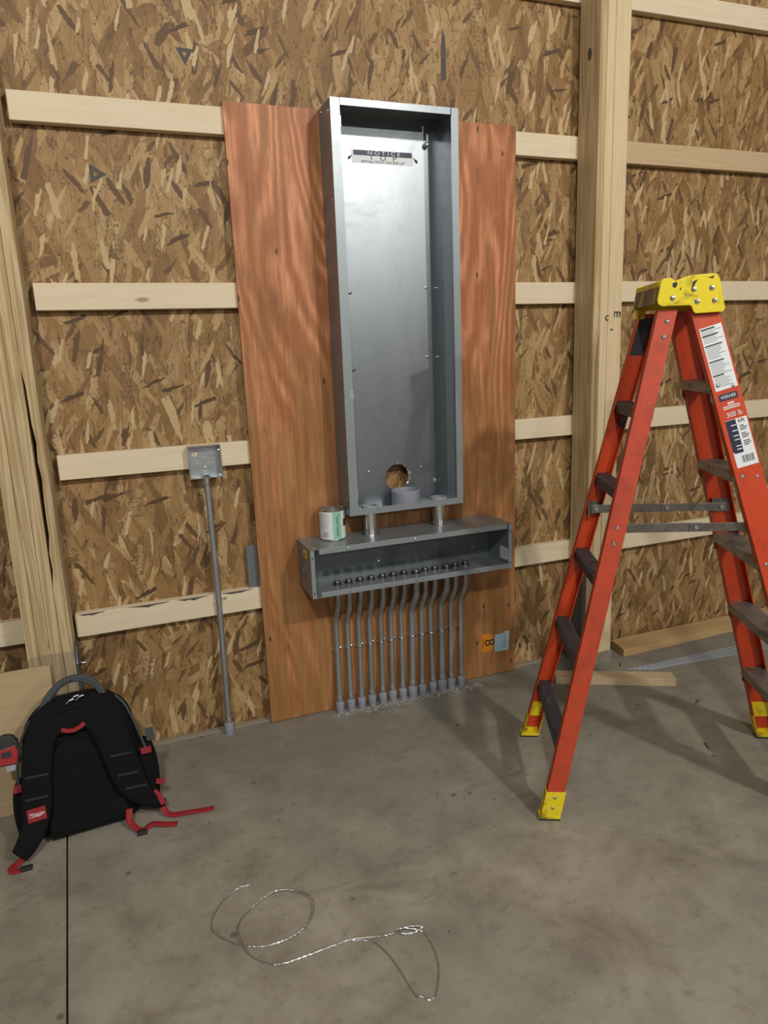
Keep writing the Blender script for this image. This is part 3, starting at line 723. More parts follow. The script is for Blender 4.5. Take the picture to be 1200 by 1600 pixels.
screws_each([((-.212, jy1+.0002, 1.188), (0, -1, 0)), ((-.178, jy1-.002, 1.132), (0, -1, 0))] + [((x, jy0+.001, z), (0, -1, 0)) for x, z in ((jx0+.008, jz0+.008), (jx1-.010, jz0+.008), (jx1-.008, jz1-.02))], jb, 'chrome', 'screw', .0055, .003)
cd = thing('steel_conduit', 'single grey steel conduit running from the junction box down to the floor', 'conduit', (-.181, -.006, 0))
b = MB(); b.tube([(-.178, -.002, 1.085), (-.176, .001, .9), (-.1745, .0035, .60), (-.178, -.002, .3), (-.181, -.006, .05)], .0117, 16); b.build('pipe', M['emt'], cd, 50)
b = MB(); b.lathe([(.0125, 1.066), (.015, 1.068), (.015, 1.088), (.018, 1.0885), (.018, 1.0945), (.012, 1.0945)], (-.178, -.002, 0), (0, 0, 1), 16); b.lathe([(.012, 1.0975), (.0195, 1.0975), (.0195, 1.102), (.013, 1.1025), (.013, 1.108), (.010, 1.108)], (-.178, -.002, 0), (0, 0, 1), 8); screw(b, (-.178, -.016, 1.078), (0, -1, 0), .004, .005); b.build('connector', M['chrome'], cd, 40)
b = MB(); path = [(-.1745-.0135*math.cos(PI*k/10), .0035-.0135*math.sin(PI*k/10), .588) for k in range(11)] + [(-.158, .0165, .588), (-.140, .0165, .588)]
ups = [(-math.cos(PI*k/10), -math.sin(PI*k/10), 0) for k in range(11)] + [(0, -1, 0)]*2
b.band(path, .010, .0018, ups); screw(b, (-.149, .0155, .588), (0, -1, 0), .006, .005); b.build('strap', M['chrome'], cd)
b = MB(); b.lathe([(.015, .050), (.015, .070), (.0135, .074), (.0118, .0745)], (-.181, -.006, 0), (0, 0, 1), 16); b.build('connector', M['chrome'], cd, 40)
b = MB(); b.lathe([(.019, -.004), (.0195, .02), (.0205, .0205), (.0205, .044), (.018, .050), (.012, .0505)], (-.181, -.006, 0), (0, 0, 1), 18); b.build('adapter', M['pvc'], cd, 40)

# grey cover plate standing on the girt behind the plywood
b = MB(); b.box((-.043, .030, .6125), (.22, .0315, .792)); b.box((-.043, .0315, .785), (.22, .045, .7865)); b.box((-.043, .0315, .6125), (-.0415, .045, .792))
tag(b.build('cover_plate', M['grey_paint'], None, False, (.09, .03, .6125)), 'flat grey metal cover peeking out behind the left edge of the plywood', 'metal cover')

# ------------------------------------------------------------------ timber on the floor, rods, offcut
def floor_board(pts, h, mat, name, label, cat, lean=0):
    b = MB(); b.loft([[(x, y, .0006) for x, y in pts], [(x, y, h) for x, y in pts]])
    c = sum((Vector((x, y, 0)) for x, y in pts), Vector())/4
    return tag(b.build(name, M[mat], None, False, c, .0018), label, cat)
floor_board([(1.800, .021), (1.775, -.108), (3.9, -.085), (3.9, .021)], .040, 'board', 'timber_board', 'long scrap timber board lying flat along the wall right of the tall post', 'timber')
floor_board([(1.300, -.212), (1.776, -.466), (1.810, -.395), (1.330, -.142)], .036, 'board_l', 'timber_offcut', 'short pale timber offcut lying on the floor between the ladder legs', 'timber')
cols = ['nearest the wall', 'second from the wall', 'in the middle of the bundle', 'second from the room side', 'nearest the room']
for k in range(5):
    y0 = -.236-.012*k; y1 = -.262-.017*k; xs = 1.69+.022*k
    b = MB(); b.tube([(xs, -.238-.011*k, .0038), (2.4, -.254-.0195*k, .0038), (4.4, -.32-.045*k, .0038)], .0034, 10)
    o = b.build('steel_rod', M['rod'], None, 50, (xs, y0, .0050))
    tag(o, f'thin steel rod on the floor behind the ladder, {cols[k]}', 'rod', 'bundle of steel rods behind the ladder')
# pale plywood offcut leaning on the left post
b = MB(); yb, yt_, zt = -.245, -.1425, .492
n = Vector((0, -(zt), (yt_-yb))).normalized()*.018
b.loft([[(-1.75, yb, .001), (-.803, yb, .001), (-.803, yt_, zt), (-1.75, yt_, zt)], [Vector(p)-n for p in [(-1.75, yb, .001), (-.803, yb, .001), (-.803, yt_, zt), (-1.75, yt_, zt)]]])
tag(b.build('plywood_offcut', M['offcut'], None, False, (-1.2, yb, .001), .001), 'pale plywood offcut leaning on the left post behind the backpack', 'plywood')

# ------------------------------------------------------------------ twisted wire on the floor
def catmull(P, n=8):
    P = [Vector(p) for p in P]; Q = [P[0]*2-P[1]] + P + [P[-1]*2-P[-2]]; out = []
    for i in range(1, len(Q)-2):
        a, b_, c, d = Q[i-1:i+3]
        for k in range(n):
            t = k/n; out.append(.5*((2*b_)+(c-a)*t+(2*a-5*b_+4*c-d)*t*t+(3*b_-a-3*c+d)*t**3))
    return out+[P[-1]]
w1 = [(-.267, -.924), (-.306, -.929), (-.358, -.966), (-.392, -1.024), (-.39, -1.064), (-.366, -1.102), (-.325, -1.141), (-.269, -1.167), (-.208, -1.168), (-.153, -1.147), (-.119, -1.104), (-.111, -1.061), (-.127, -1.029), (-.167, -.998), (-.214, -.992), (-.275, -1.018), (-.318, -1.056), (-.329, -1.095), (-.325, -1.143), (-.308, -1.189), (-.273, -1.225), (-.243, -1.241), (-.174, -1.242), (-.103, -1.239), (-.049, -1.239), (.017, -1.256), (.058, -1.272), (.076, -1.258), (.109, -1.263), (.14, -1.281), (.11, -1.284), (.076, -1.276), (.09, -1.268), (.135, -1.287), (.142, -1.326), (.137, -1.38), (.117, -1.434), (.078, -1.487), (.054, -1.471), (.042, -1.461), (.033, -1.378), (.022, -1.317), (-.003, -1.264), (-.05, -1.243)]
zz = [.003]*len(w1)
for k in range(26, 33): zz[k] = .003+.004*(k % 3)
for k in range(10, 15): zz[k] = .010
for k in (17, 18): zz[k] = .008
path = catmull([(x, y, z) for (x, y), z in zip(w1, zz)], 14)
wr = thing('wire_coil', 'loose loop of twisted silver wire on the concrete in the foreground', 'wire', (-.1, -1.2, 0))
for ph in (0, PI):
    pts = []; L = 0
    for i, p in enumerate(path):
        if i: L += (p-path[i-1]).length
        d = (path[min(i+1, len(path)-1)]-path[max(0, i-1)]).normalized(); a = Vector((-d.y, d.x, 0)); a = a.normalized() if a.length > 0 else Vector((1, 0, 0)); u = d.cross(a)
        th = L/.030*2*PI+ph; pts.append(p + a*(.0013*math.cos(th)) + Vector((0, 0, .0013*math.sin(th)+.0002)))
    b = MB(); b.tube(pts, .00125, 6); b.build('strand', M['chrome'], wr, 60)

# ------------------------------------------------------------------ small litter
def chips(name, label, cat, spots, mat, smin, smax, seed):
    b = MB(); rr = random.Random(seed)
    for (x, y) in spots:
        s = rr.uniform(smin, smax); r = bmesh.ops.create_icosphere(b.bm, subdivisions=1, radius=s)
        for v in r['verts']:
            v.co = Vector((v.co.x*rr.uniform(.7, 1.3)+x, v.co.y*rr.uniform(.7, 1.3)+y, (v.co.z+s)*rr.uniform(.35, .6)))
    o = b.build(name, mat); o['label'] = label; o['category'] = cat; o['kind'] = 'stuff'; return o
rr = random.Random(11)
sp = [(rr.uniform(.26, .98), -.050-abs(rr.gauss(0, .020))) for _ in range(420)]
chips('concrete_crumbs', 'broken concrete crumbs along the foot of the conduit row', 'rubble', sp, M['crumb'], .0014, .0065, 1)
sp = [(rr.uniform(-.5, .62), rr.uniform(-1.6, -.16)) for _ in range(60)]
sp = [(x, y) for x, y in sp if not (-.46 < x < .2 and -1.55 < y < -.86)]
sp = [(x, y) for x, y in sp if y > -.86 or x > .2]
chips('floor_grit', 'small dark grit scattered over the concrete floor', 'grit', sp, M['stamp'], .0012, .0035, 2)
for (x, y, a, lab) in ((1.75, -.62, .4, 'small dark scrap of wire on the concrete between the ladder legs'), (1.52, -.90, 1.2, 'small black scrap on the floor, nearer the camera than the timber offcut'), (1.70, -.175, .9, 'dark scrap lying between the post base and the steel rods')):
    b = MB(); b.tube(catmull([(x-.022*math.cos(a), y-.022*math.sin(a), .003), (x, y, .006), (x+.01, y+.012, .004), (x+.024*math.cos(a), y+.02*math.sin(a), .003)], 4), .0025, 6)
    tag(b.build('scrap', M['stamp'], None, 50, (x, y, 0)), lab, 'scrap')

# ------------------------------------------------------------------ step ladder
LD = thing('step_ladder', 'orange fibreglass step ladder with yellow top and feet, standing at right', 'ladder', (1.2094, -.9549, 0), None, R(64.588-90))
H = 1.634; WB, WT = .279, .114
RS0, RS1, FS0, FS1 = -.4131, -.058, .5204, .0484
def rail_c(side, t, z):
    h = z/H; s = (RS0*(1-h)+RS1*h) if side == 'r' else (FS0*(1-h)+FS1*h)
    return Vector((s, t*(WB*(1-h)+WT*h), z))
def channel(side, t, z0, z1, wd, fl, th, grow=0.0):
    w2 = wd/2+grow; prof = [(-w2, -grow), (w2, -grow), (w2, fl), (w2-th, fl), (w2-th, th-grow), (-w2+th, th-grow), (-w2+th, fl), (-w2, fl)]
    rings = []
    for z in (z0, z1):
        c = rail_c(side, t, z); rings.append([(c.x+a, c.y-t*bb, z) for a, bb in prof])
    mb = MB(); mb.loft(rings); return mb
RW, FWD = .058, .086
for side, wd, fl in (('r', RW, .030), ('f', FWD, .032)):
    for t in (-1, 1):
        rl_ = channel(side, t, .03, H, wd, fl, .0042).build('rail', M['fibre_worn' if (side == 'r' and t < 0) else 'fibre'], LD, False, None, .0012)
        sh = channel(side, t, .008, .098, wd, fl+.004, .004, .0035)
        c = rail_c(side, t, .0)
        y0, y1 = sorted((c.y+t*.0045, c.y-t*(fl+.006)))
        sh.box((c.x-wd/2-.006, y0, .006), (c.x+wd/2+.006, y1, .014))
        sh = sh.build('shoe', M['yellow'], LD, False, None, .001)
        if t > 0:
            sl = MB(); p = rail_c(side, t, .12); sl.loft([[(q.x-wd/2+.006, q.y-.0050, q.z), (q.x+wd/2-.006, q.y-.0050, q.z), (q.x+wd/2-.006, q.y-.0085, q.z), (q.x-wd/2+.006, q.y-.0085, q.z)] for q in (rail_c(side, t, .085), rail_c(side, t, .150))]); sl.build('shoe_liner', M['yellow'], sh)
        b = MB(); b.box((c.x-wd/2-.005, y0, .0002), (c.x+wd/2+.005, y1, .0062), .001); b.build('foot_pad', M['black'], sh)
        screws_each([((rail_c(side, t, z).x, rail_c(side, t, z).y+t*.0035, z), (0, t, 0)) for z in (.045, .080)], sh, 'galv', 'rivet', .006, .0035)
# dark worn patch near the top inside the far rear rail
b = MB(); p0, p1 = rail_c('r', 1, 1.50), rail_c('r', 1, 1.62)
b.loft([[(p.x-.0235, p.y-.0044, p.z), (p.x+.0235, p.y-.0044, p.z), (p.x+.0235, p.y-.0052, p.z), (p.x-.0235, p.y-.0052, p.z)] for p in (p0, p1)]); b.build('reinforcement', M['rung'], LD)
# treads on the front side, slimmer rungs on the rear side
for z in (.305, .583, .86, 1.135, 1.412):
    a, c = rail_c('f', -1, z), rail_c('f', 1, z); s0 = a.x; ya, yc = a.y+.005, c.y-.005
    prof = [(-.041, .0), (.041, .0), (.041, -.026), (.038, -.026), (.038, -.003), (-.038, -.003), (-.038, -.030), (-.041, -.030)]
    b = MB(); b.loft([[(s0+x, y, z+q) for x, q in prof] for y in (ya, yc)])
    for k in range(7):
        x = s0-.033+k*.011; b.box((x-.0015, ya, z), (x+.0015, yc, z+.0012))
    st_ = b.build('step', M['tread'], LD, False, None, .0008)
    for t, y in ((-1, ya), (1, yc)):
        b = MB(); b.loft([[(s0-.036, y, z-.003), (s0-.022, y, z-.003), (s0-.022, y, z-.07), (s0-.036, y, z-.055)], [(s0-.036, y-t*.003, z-.003), (s0-.022, y-t*.003, z-.003), (s0-.022, y-t*.003, z-.07), (s0-.036, y-t*.003, z-.055)]])
        b.build('knee_bracket', M['spreader'], st_)
for i, z in enumerate((.245, .525, .805, 1.09, 1.345)):
    a, c = rail_c('r', -1, z), rail_c('r', 1, z); s0 = a.x; ya, yc = a.y+.005, c.y-.005
    prof = [(-.026, .0), (-.020, .003), (.020, .003), (.026, .0), (.026, -.034), (.022, -.034), (.022, -.004), (-.022, -.004), (-.022, -.034), (-.026, -.034)]
    b = MB(); b.loft([[(s0+x, y, z+q) for x, q in prof] for y in (ya, yc)])
    for k in range(4):
        x = s0-.016+k*.0107; b.box((x-.0012, ya, z+.003), (x+.0012, yc, z+.0042))
    st_ = b.build('rung', M['rung'], LD, False, None, .0008)
    if i in (0, 4):
        b = MB(); b.band([(s0, ya+.003, z-.085), (s0, ya+.075, z-.008)], .022, .004, (0, -.7, .7)); b.build('knee_brace', M['rung'], st_)
        b = MB(); b.band([(s0, yc-.003, z-.085), (s0, yc-.075, z-.008)], .022, .004, (0, .7, .7)); b.build('knee_brace', M['rung'], st_)
# spreader bars
for t in (-1, 1):
    zs = .965; ra, fa = rail_c('r', t, zs), rail_c('f', t, zs); yy = ra.y-t*.036
    mid = (ra.x+fa.x)/2+.03
    b = MB(); b.box((ra.x-.01, yy-.0015, zs-.015), (mid+.02, yy+.0015, zs+.015), .0008); sp_ = b.build('spreader_bar', M['spreader'], LD)
    b = MB(); b.box((mid-.02, yy-.0045, zs-.014), (fa.x+.01, yy-.0017, zs+.014), .0008); b.build('spreader_bar', M['spreader'], LD)
    for x in (ra.x+.005, mid, fa.x-.005):
        b = MB(); b.cyl((x, yy-.009, zs), (x, yy+.004, zs), .0065, 12); b.build('rivet', M['galv'], LD)
    for s_, q in (('r', ra), ('f', fa)):
        b = MB(); xo = .022 if s_ == 'r' else .036
        y0, y1 = sorted((q.y-t*.0048, q.y-t*.034)); b.box((q.x-xo, y0, zs-.026), (q.x+xo, y1, zs+.026) if False else (q.x-xo+.004, y1, zs+.026))
        y0, y1 = sorted((q.y-t*.0048, q.y-t*.008)); b.box((q.x-xo, y0, zs-.024), (q.x+xo, y1, zs+.024))
        b.build('spreader_bracket', M['spreader'], LD)
# rivets on rails
screws_each([(tuple(rail_c('f', -1, z-.008)+Vector((dx, 0, 0))), (0, -1, 0)) for z in (.305, .583, .86, 1.135, 1.412) for dx in (-.022, .022)], LD, 'galv', 'rivet', .006, .003)
screws_each([(tuple(rail_c('r', -1, z)+Vector((.006 if z > 1.5 else 0, 0, 0))), (0, -1, 0)) for z in (1.60, 1.555, .975, .925)], LD, 'chrome', 'rivet', .0075, .004)
# moulded top cap
cap_poly = [(-.088, 1.718), (-.080, 1.7245), (-.056, 1.7245), (-.050, 1.714), (-.030, 1.722), (-.006, 1.730), (.060, 1.733), (.074, 1.730), (.082, 1.715), (.100, 1.640), (.102, 1.632), (.096, 1.622), (.016, 1.620), (.010, 1.626), (.004, 1.641), (-.002, 1.6445), (-.084, 1.6445), (-.094, 1.652), (-.096, 1.662)]
CT = .128
b = MB(); b.prism(cap_poly, (1, 0, 0), (0, 0, 1), (0, -CT-.006, 0), (0, .010, 0)); capo = b.build('top_cap', M['yellow'], LD, False, None, .002)
b = MB(); b.prism(cap_poly, (1, 0, 0), (0, 0, 1), (0, CT-.004, 0), (0, .010, 0)); b.build('cap_end', M['yellow'], capo)
b = MB(); b.box((-.092, -CT+.004, 1.700), (.082, CT-.004, 1.718), .003); b.build('cap_deck', M['yellow'], capo)
b = MB(); b.loft([[(-.089, y, 1.714), (-.083, y, 1.714), (-.092, y, 1.652), (-.098, y, 1.652)] for y in (-CT+.004, -.04, .0, .05, CT-.004)]); b.build('cap_skirt', M['yellow_dirty'], capo, False, None, .001)
b = MB(); b.loft([[(.077, y, 1.714), (.083, y, 1.714), (.101, y, 1.630), (.095, y, 1.630)] for y in (-CT+.004, 0, CT-.004)]); b.build('cap_skirt', M['yellow'], capo)
b = MB(); b.lathe([(.013, 0), (.016, .006), (.016, .022), (.011, .030)], (-.080, CT-.02, 1.618), (0, 0, 1), 16); b.build('cap_lug', M['yellow'], capo, 40)
screws_each([((x, -CT-.006, z), (0, -1, 0)) for x, z in ((-.052, 1.668), (.008, 1.690), (.060, 1.692), (.020, 1.655), (.070, 1.656))], capo, 'chrome', 'rivet', .0085, .005)
# black scuffs on the cap
for poly in ([(-.055, 1.700), (-.046, 1.695), (-.040, 1.706), (-.044, 1.714), (-.054, 1.710)], [(.000, 1.692), (.006, 1.697), (.018, 1.718), (.004, 1.712)], [(.045, 1.722), (.066, 1.726), (.060, 1.718)], [(-.035, 1.688), (-.029, 1.690), (-.029, 1.700)]):
    b = MB(); b.prism(poly, (1, 0, 0), (0, 0, 1), (0, -CT-.0061, 0), (0, -.0003, 0)); b.build('scuff_mark', M['ink'], capo)
# paper labels on the near front rail
pA, pB = rail_c('f', -1, .4), rail_c('f', -1, 1.5); d = (pB-pA).normalized()
nrm = Vector((0, -1, 0)); nrm = (nrm-d*nrm.dot(d)).normalized(); exv = d.cross(nrm)
def lab_m(z, off=.0009, dx=0.0): return frame(rail_c('f', -1, z)+nrm*off+exv*dx, exv, d)
def lab(z, dx, wd, ln, mat, name, par, off=.0006):
    m4 = lab_m(z, off, dx); b = MB(); b.loft([[m4 @ Vector(p) for p in ((-wd/2, -ln/2, k), (wd/2, -ln/2, k), (wd/2, ln/2, k), (-wd/2, ln/2, k))] for k in (0, .0003)]); return b.build(name, mat, par)
l1 = lab(1.488, .002, .066, .196, M['white'], 'warning_label', LD); l1['label'] = 'white sheet of small print'
b = MB(); rl = random.Random(8)
add_lines(b, lab_m(1.488, .0012, .002), -.029, .029, [.090-.0055*k for k in range(33) if k % 9 != 8], .0024, rl); b.build('small_print', M['grey_ink'], l1)
for yy in (.092, .072, .041, -.008, -.052):
    b = MB(); add_lines(b, lab_m(1.488, .0014, .002), -.030, .024, [yy], .004, rl); b.build('heading_print', M['ink'], l1)
pill = lab(1.372, .000, .056, .020, M['navy'], 'maker_badge', LD)
m4 = lab_m(1.372, .0013, .000); text_bm('WERNER', .014, m4, .046).build('lettering', M['white'], pill)
m4 = lab_m(1.318, .0009, .004); text_bm('300 lb', .022, m4, .046).build('load_rating', M['white'], LD)
b = MB(); add_lines(b, lab_m(1.338, .0009, .003), -.026, .024, [0, .006], .003); add_lines(b, lab_m(1.350, .0009, .002), -.009, .010, [0, .004], .0028); b.build('printed_lines', M['white'], LD)
l2 = lab(1.232, .004, .064, .150, M['white'], 'product_label', LD); l2['label'] = 'white and navy label with bar code'
m4 = lab_m(1.253, .0011, -.013); b = MB(); b.prism([(-.015, -.045), (-.010, -.052), (.015, -.052), (.015, .052), (-.015, .052)], m4.to_3x3() @ Vector((1, 0, 0)), m4.to_3x3() @ Vector((0, 1, 0)), m4.translation, nrm*.0003); nv = b.build('navy_panel', M['navy'], l2)
b = MB(); add_lines(b, lab_m(1.253, .0016, -.013), -.002, .013, [.035, .018, .002, -.010, -.030, -.040], .003); b.build('small_print', M['white'], nv)
b = MB(); add_lines(b, lab_m(1.253, .0012, .020), -.011, .011, [.028-.006*k for k in range(12) if k % 4 != 3], .003, rl); b.build('small_print', M['ink'], l2)
m4 = lab_m(1.253, .0012, .018); text_bm('6ft', .018, m4 @ Matrix.Translation((0, .044, 0)), .020).build('lettering', M['ink'], l2)
b = MB(); m4 = lab_m(1.182, .0012, .010)
for k in range(11):
    x0 = -.018+k*.0034; wd = (.0012, .0022, .001, .0018, .0024)[k % 5]; b.quad(*[m4 @ Vector(p) for p in ((x0, -.010, 0), (x0+wd, -.010, 0), (x0+wd, .012, 0), (x0, .012, 0))])
b.build('bar_code', M['ink'], l2)

# ------------------------------------------------------------------ backpack
BX, BY = -.705, -.455
bp = thing('backpack', 'black backpack with red details leaning upright at the left post', 'backpack', (BX, BY+.1, 0))
# u = right, v = up along the back panel, w = outwards from the back panel towards the room
ANG = R(5); LEAN = R(15)
ur = Vector((math.cos(ANG), math.sin(ANG), 0))
nn = Vector((math.sin(ANG), -math.cos(ANG), 0))           # horizontal outward (to camera)
uv = (Vector((0, 0, 1))*math.cos(LEAN) - nn*math.sin(LEAN)).normalized()
uw = (nn*math.cos(LEAN) + Vector((0, 0, 1))*math.sin(LEAN)).normalized()
O = Vector((BX, BY, .004))
def bpnt(u, v, w_=0.0): return O + ur*u + uv*v + uw*w_
def sup(n, hw, hd, cu, cw, v, e=3.2):
    out = []
    for k in range(n):
        a = 2*PI*k/n; c, s = math.cos(a), math.sin(a)
        out.append(bpnt(cu+hw*math.copysign(abs(c)**(2/e), c), v, cw+hd*math.copysign(abs(s)**(2/e), s)))
    return out
def smooth_body(rings, name, mat, par, sub=1):
    mb = MB(); mb.loft(rings); o = mb.build(name, mat, par, 60)
    m = o.modifiers.new('subsurf', 'SUBSURF'); m.levels = sub; m.render_levels = sub; return o
# lay the bottom of the bag on the floor: the rear is tipped with the lean, so the base ring is sheared to z = 0
lev = [(.000, .150, .070, -.080), (.012, .172, .086, -.082), (.06, .182, .092, -.086), (.16, .186, .094, -.088), (.26, .182, .090, -.086), (.33, .170, .084, -.083), (.38, .150, .076, -.080), (.42, .120, .066, -.076), (.445, .085, .052, -.074), (.458, .045, .034, -.072)]
rings = [sup(28, hw*1.06+(.012 if v > .35 else 0), hd, -.004, cw, v) for v, hw, hd, cw in lev]
for r_i in (0, 1):
    for k, p in enumerate(rings[r_i]):
        rings[r_i][k] = Vector((p.x, p.y, .006 if r_i == 0 else .014))
body = smooth_body(rings, 'body', M['fabric'], bp)
# side pockets
for sgn in (-1, 1):
    lv = [(.004, .030, .050), (.03, .046, .066), (.11, .052, .070), (.17, .046, .066), (.20, .034, .056), (.21, .02, .04)]
    if sgn > 0: lv = [(v*1.12+.01, a, c) for v, a, c in lv]
    rg = [sup(18, hw, hd, sgn*.188, -.085, v, 2.6) for v, hw, hd in lv]
    for rr_ in rg:
        for k, p in enumerate(rr_): rr_[k] = Vector((p.x, p.y, max(p.z, .006)))
    smooth_body(rg, 'side_pocket', M['fabric'], bp)
# back padding: arched pad between the straps
def pad(pts, w0, h, name, mat, par):
    rg = []
    for sc, ww in ((1.0, w0), (.985, w0+h*.7), (.90, w0+h), (.5, w0+h*1.05)):
        cu = sum(p[0] for p in pts)/len(pts); cv = sum(p[1] for p in pts)/len(pts)
        rg.append([bpnt(cu+(u-cu)*sc, cv+(v-cv)*sc, ww) for u, v in pts])
    mb = MB(); mb.loft(rg); return mb.build(name, mat, par, 50)
arch = [(-.125, .03), (.085, .03), (.078, .12)] + [(-.030+.090*math.cos(a), .20+.125*math.sin(a)) for a in [R(q) for q in range(0, 181, 15)]] + [(-.122, .12)]
pad(arch, .000, .014, 'back_pad', M['fabric2'], bp)
pad([(-.135, .012), (.12, .012), (.112, .085), (-.130, .085)], .008, .012, 'lumbar_pad', M['fabric2'], bp)
# shoulder straps
def strap(cv, wds, th, name, mat, par, lift=.0):
    P = catmull([(a, b_, c+lift) for a, b_, c in cv], 6); wv = catmull([(x, 0, 0) for x in wds], 6)
    pts = [bpnt(*p) for p in P]
    for q in pts: q.z = max(q.z, .012)
    mb = MB(); mb.band(pts, .06, th, uw, [x.x for x in wv]); o = mb.build(name, mat, par, 50)
    m = o.modifiers.new('subsurf', 'SUBSURF'); m.levels = m.render_levels = 1; return o
SR = strap([(.02, .432, .004), (.055, .392, .020), (.088, .32, .030), (.108, .235, .034), (.128, .15, .034), (.158, .085, .034), (.200, .042, .030), (.232, .026, .022)], [.08, .105, .108, .106, .10, .075, .042, .032], .020, 'shoulder_strap', M['fabric2'], bp)
SLL = strap([(-.055, .430, .004), (-.100, .390, .020), (-.132, .32, .030), (-.148, .235, .034), (-.157, .15, .036), (-.170, .085, .042), (-.200, .035, .060), (-.226, .010, .078)], [.08, .095, .092, .09, .088, .08, .068, .055], .020, 'shoulder_strap', M['fabric2'], bp)
strap([(-.110, .36, .026), (-.02, .385, .022), (.065, .36, .026)], [.05, .07, .05], .016, 'yoke', M['fabric'], bp)
# stitched cross lines on the straps
for (par, lst) in ((SR, ((.112, .235), (.126, .165), (.146, .115))), (SLL, ((-.148, .235), (-.156, .165)))):
    for (u, v) in lst:
        mb = MB(); mb.band([bpnt(u-.034, v+.002, .0455), bpnt(u+.034, v-.002, .0455)], .008, .004, uw); mb.build('webbing', M['webbing_dark'], par)
# red details
def quadpatch(u0, v0, u1, v1, w0, mat, name, par, rot=0):
    mb = MB(); c = Vector(((u0+u1)/2, (v0+v1)/2)); P = []
    for (u, v) in ((u0, v0), (u1, v0), (u1, v1), (u0, v1)):
        a = Vector((u, v))-c; P.append((c.x+a.x*math.cos(rot)-a.y*math.sin(rot), c.y+a.x*math.sin(rot)+a.y*math.cos(rot)))
    mb.loft([[bpnt(u, v, w0) for u, v in P], [bpnt(u, v, w0+.004) for u, v in P]]); return mb.build(name, mat, par, False, None, .001)
mb = MB(); mb.band([bpnt(*p) for p in ((-.058, .360, .034), (-.040, .353, .038), (-.020, .351, .039), (.000, .357, .038), (.014, .366, .034))], .014, .004, uw); mb.build('chest_loop', M['strap_red'], bp)
pt = quadpatch(-.190, .096, -.134, .138, .051, M['strap_red'], 'logo_patch', SLL, R(2)); pt['label'] = 'red logo patch'
pm = frame(bpnt(-.162, .120, .0558), ur, uv)
text_bm('Milwaukee', .013, pm, .046, None, .0003, 1, .35).build('logo_lettering', M['white'], bp)
mb = MB(); mb.prism([(-.026, -.010), (.004, -.004), (.000, -.008), (.026, -.002), (.002, -.011), (.006, -.007)], ur, uv, bpnt(-.162, .120, .0556), uw*.0006); mb.build('logo_bolt', M['white'], bp)
quadpatch(.178, .205, .214, .228, -.002, M['strap_red'], 'pull_tab', bp); quadpatch(-.222, .185, -.192, .210, -.006, M['strap_red'], 'pull_tab', bp); quadpatch(.214, .085, .246, .104, -.010, M['strap_red'], 'pull_tab', bp, R(-20))
# grey piping of the zips
mb = MB(); mb.tube(catmull([bpnt(u, v, w_) for u, v, w_ in ((.122, .425, -.030), (.150, .385, -.022), (.172, .32, -.014), (.190, .25, -.008), (.196, .22, -.006))], 6), .0045, 8); mb.build('zip_piping', M['fabric_grey'], bp, 60)
mb = MB(); mb.tube(catmull([bpnt(u, v, w_) for u, v, w_ in ((-.150, .402, -.030), (-.182, .345, -.022), (-.198, .29, -.014), (-.205, .24, -.008), (-.206, .20, -.006))], 6), .0045, 8); mb.build('zip_piping', M['fabric_grey'], bp, 60)
quadpatch(.205, .240, .232, .285, -.03, M['fabric_grey'], 'tag', bp)
# grab handle
mb = MB(); P = catmull([bpnt(u, v, w_) for u, v, w_ in ((-.128, .408, -.012), (-.108, .432, -.020), (-.078, .472, -.032), (-.035, .503, -.045), (.010, .508, -.05), (.048, .494, -.05), (.075, .462, -.045), (.086, .436, -.04))], 6)
mb.tube(P, .0125, 12, .0075, uw); mb.build('grab_handle', M['fabric_grey'], bp, 50)
mb = MB(); P = catmull([bpnt(u, v, w_) for u, v, w_ in ((-.010, .506, -.04), (.030, .496, -.03), (.062, .470, -.022), (.078, .444, -.02))], 6)
mb.tube(P, .006, 10, .005, uw); mb.build('handle_cord', M['fabric_grey'], bp, 50)
for (u, v) in ((-.022, .440), (-.006, .450), (.010, .446)):
    mb = MB(); mb.tube([bpnt(u-.012, v-.006, -.002), bpnt(u, v+.004, .002), bpnt(u+.014, v+.006, .0)], .0028, 6); mb.build('zip_pull', M['galv'], bp)
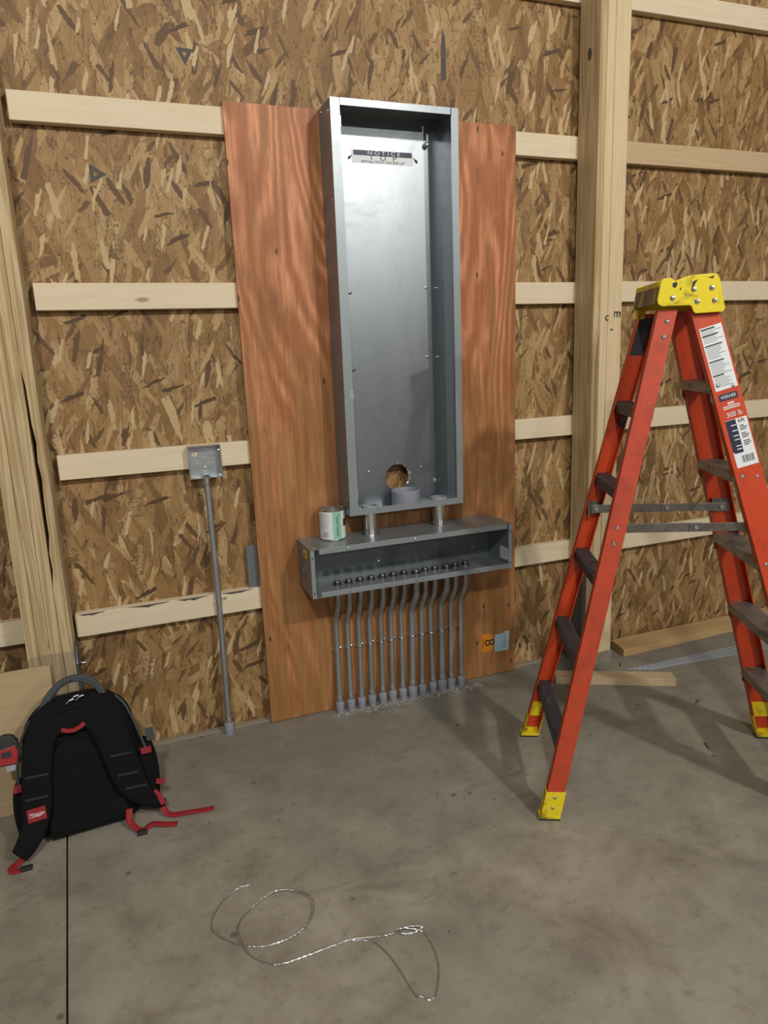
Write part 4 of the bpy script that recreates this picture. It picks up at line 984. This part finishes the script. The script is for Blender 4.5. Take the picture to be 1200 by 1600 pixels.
# loose webbing on the floor
def web(P, par, mat='strap_red', wd=.022):
    P = catmull([Vector(p) for p in P], 8); mb = MB(); mb.band(P, wd, .0022, (0, -.15, 1)); return mb.build('webbing_strap', M[mat], par, 50)
web([(-.482, -.462, .030), (-.470, -.478, .012), (-.445, -.488, .006), (-.40, -.496, .007), (-.355, -.500, .004), (-.314, -.503, .004)], bp)
web([(-.590, -.465, .055), (-.592, -.490, .028), (-.572, -.520, .010), (-.548, -.528, .006), (-.520, -.517, .011), (-.478, -.532, .007), (-.442, -.540, .004)], bp)
mb = MB(); mb.box((-.572, -.552, .0006), (-.540, -.532, .013), .003); mb.build('buckle', M['black'], bp)
web([(-.900, -.522, .035), (-.925, -.540, .012), (-.945, -.550, .006), (-.942, -.570, .004), (-.915, -.573, .004)], bp)
mb = MB(); mb.box((-.922, -.583, .0006), (-.886, -.564, .012), .003); mb.build('buckle', M['black'], bp)
mb = MB(); mb.band(catmull([(-.505, -.45, .09), (-.487, -.455, .065), (-.478, -.47, .045)], 6), .02, .003, (.5, -.8, .3)); mb.build('webbing_strap', M['strap_red'], bp)

# tape measure clipped in the left pocket
tm = thing('tape_measure', 'red and black tape measure tucked in the left side of the backpack', 'tape measure', tuple(bpnt(-.255, .235, -.04)))
pf = [(-.034, -.040), (.028, -.044), (.034, -.036), (.034, .030), (.020, .052), (-.008, .058), (-.028, .046), (-.036, .020)]
mb = MB(); mb.prism(pf, ur, uv, bpnt(-.226, .318, -.054), uw*.040); mb.build('case', M['black'], tm, False, None, .005)
mb = MB(); mb.prism([(-.036, -.036), (.026, -.040), (.032, -.004), (.026, .020), (-.030, .012), (-.040, -.010)], ur, uv, bpnt(-.226, .318, -.015), uw*.006); mb.build('red_shell', M['red_plastic'], tm, False, None, .002)
mb = MB(); mb.prism([(-.018, -.014), (.010, -.014), (.012, .006), (-.016, .004)], ur, uv, bpnt(-.226, .318, -.009), uw*.002); mb.build('badge', M['black'], tm)
mb = MB(); mb.prism([(-.010, -.062), (.026, -.062), (.026, -.044), (-.010, -.042)], ur, uv, bpnt(-.226, .318, -.024), uw*.004); mb.build('blade_hook', M['galv'], tm)

for o in bpy.data.objects:
    if '_org' in o: del o['_org']
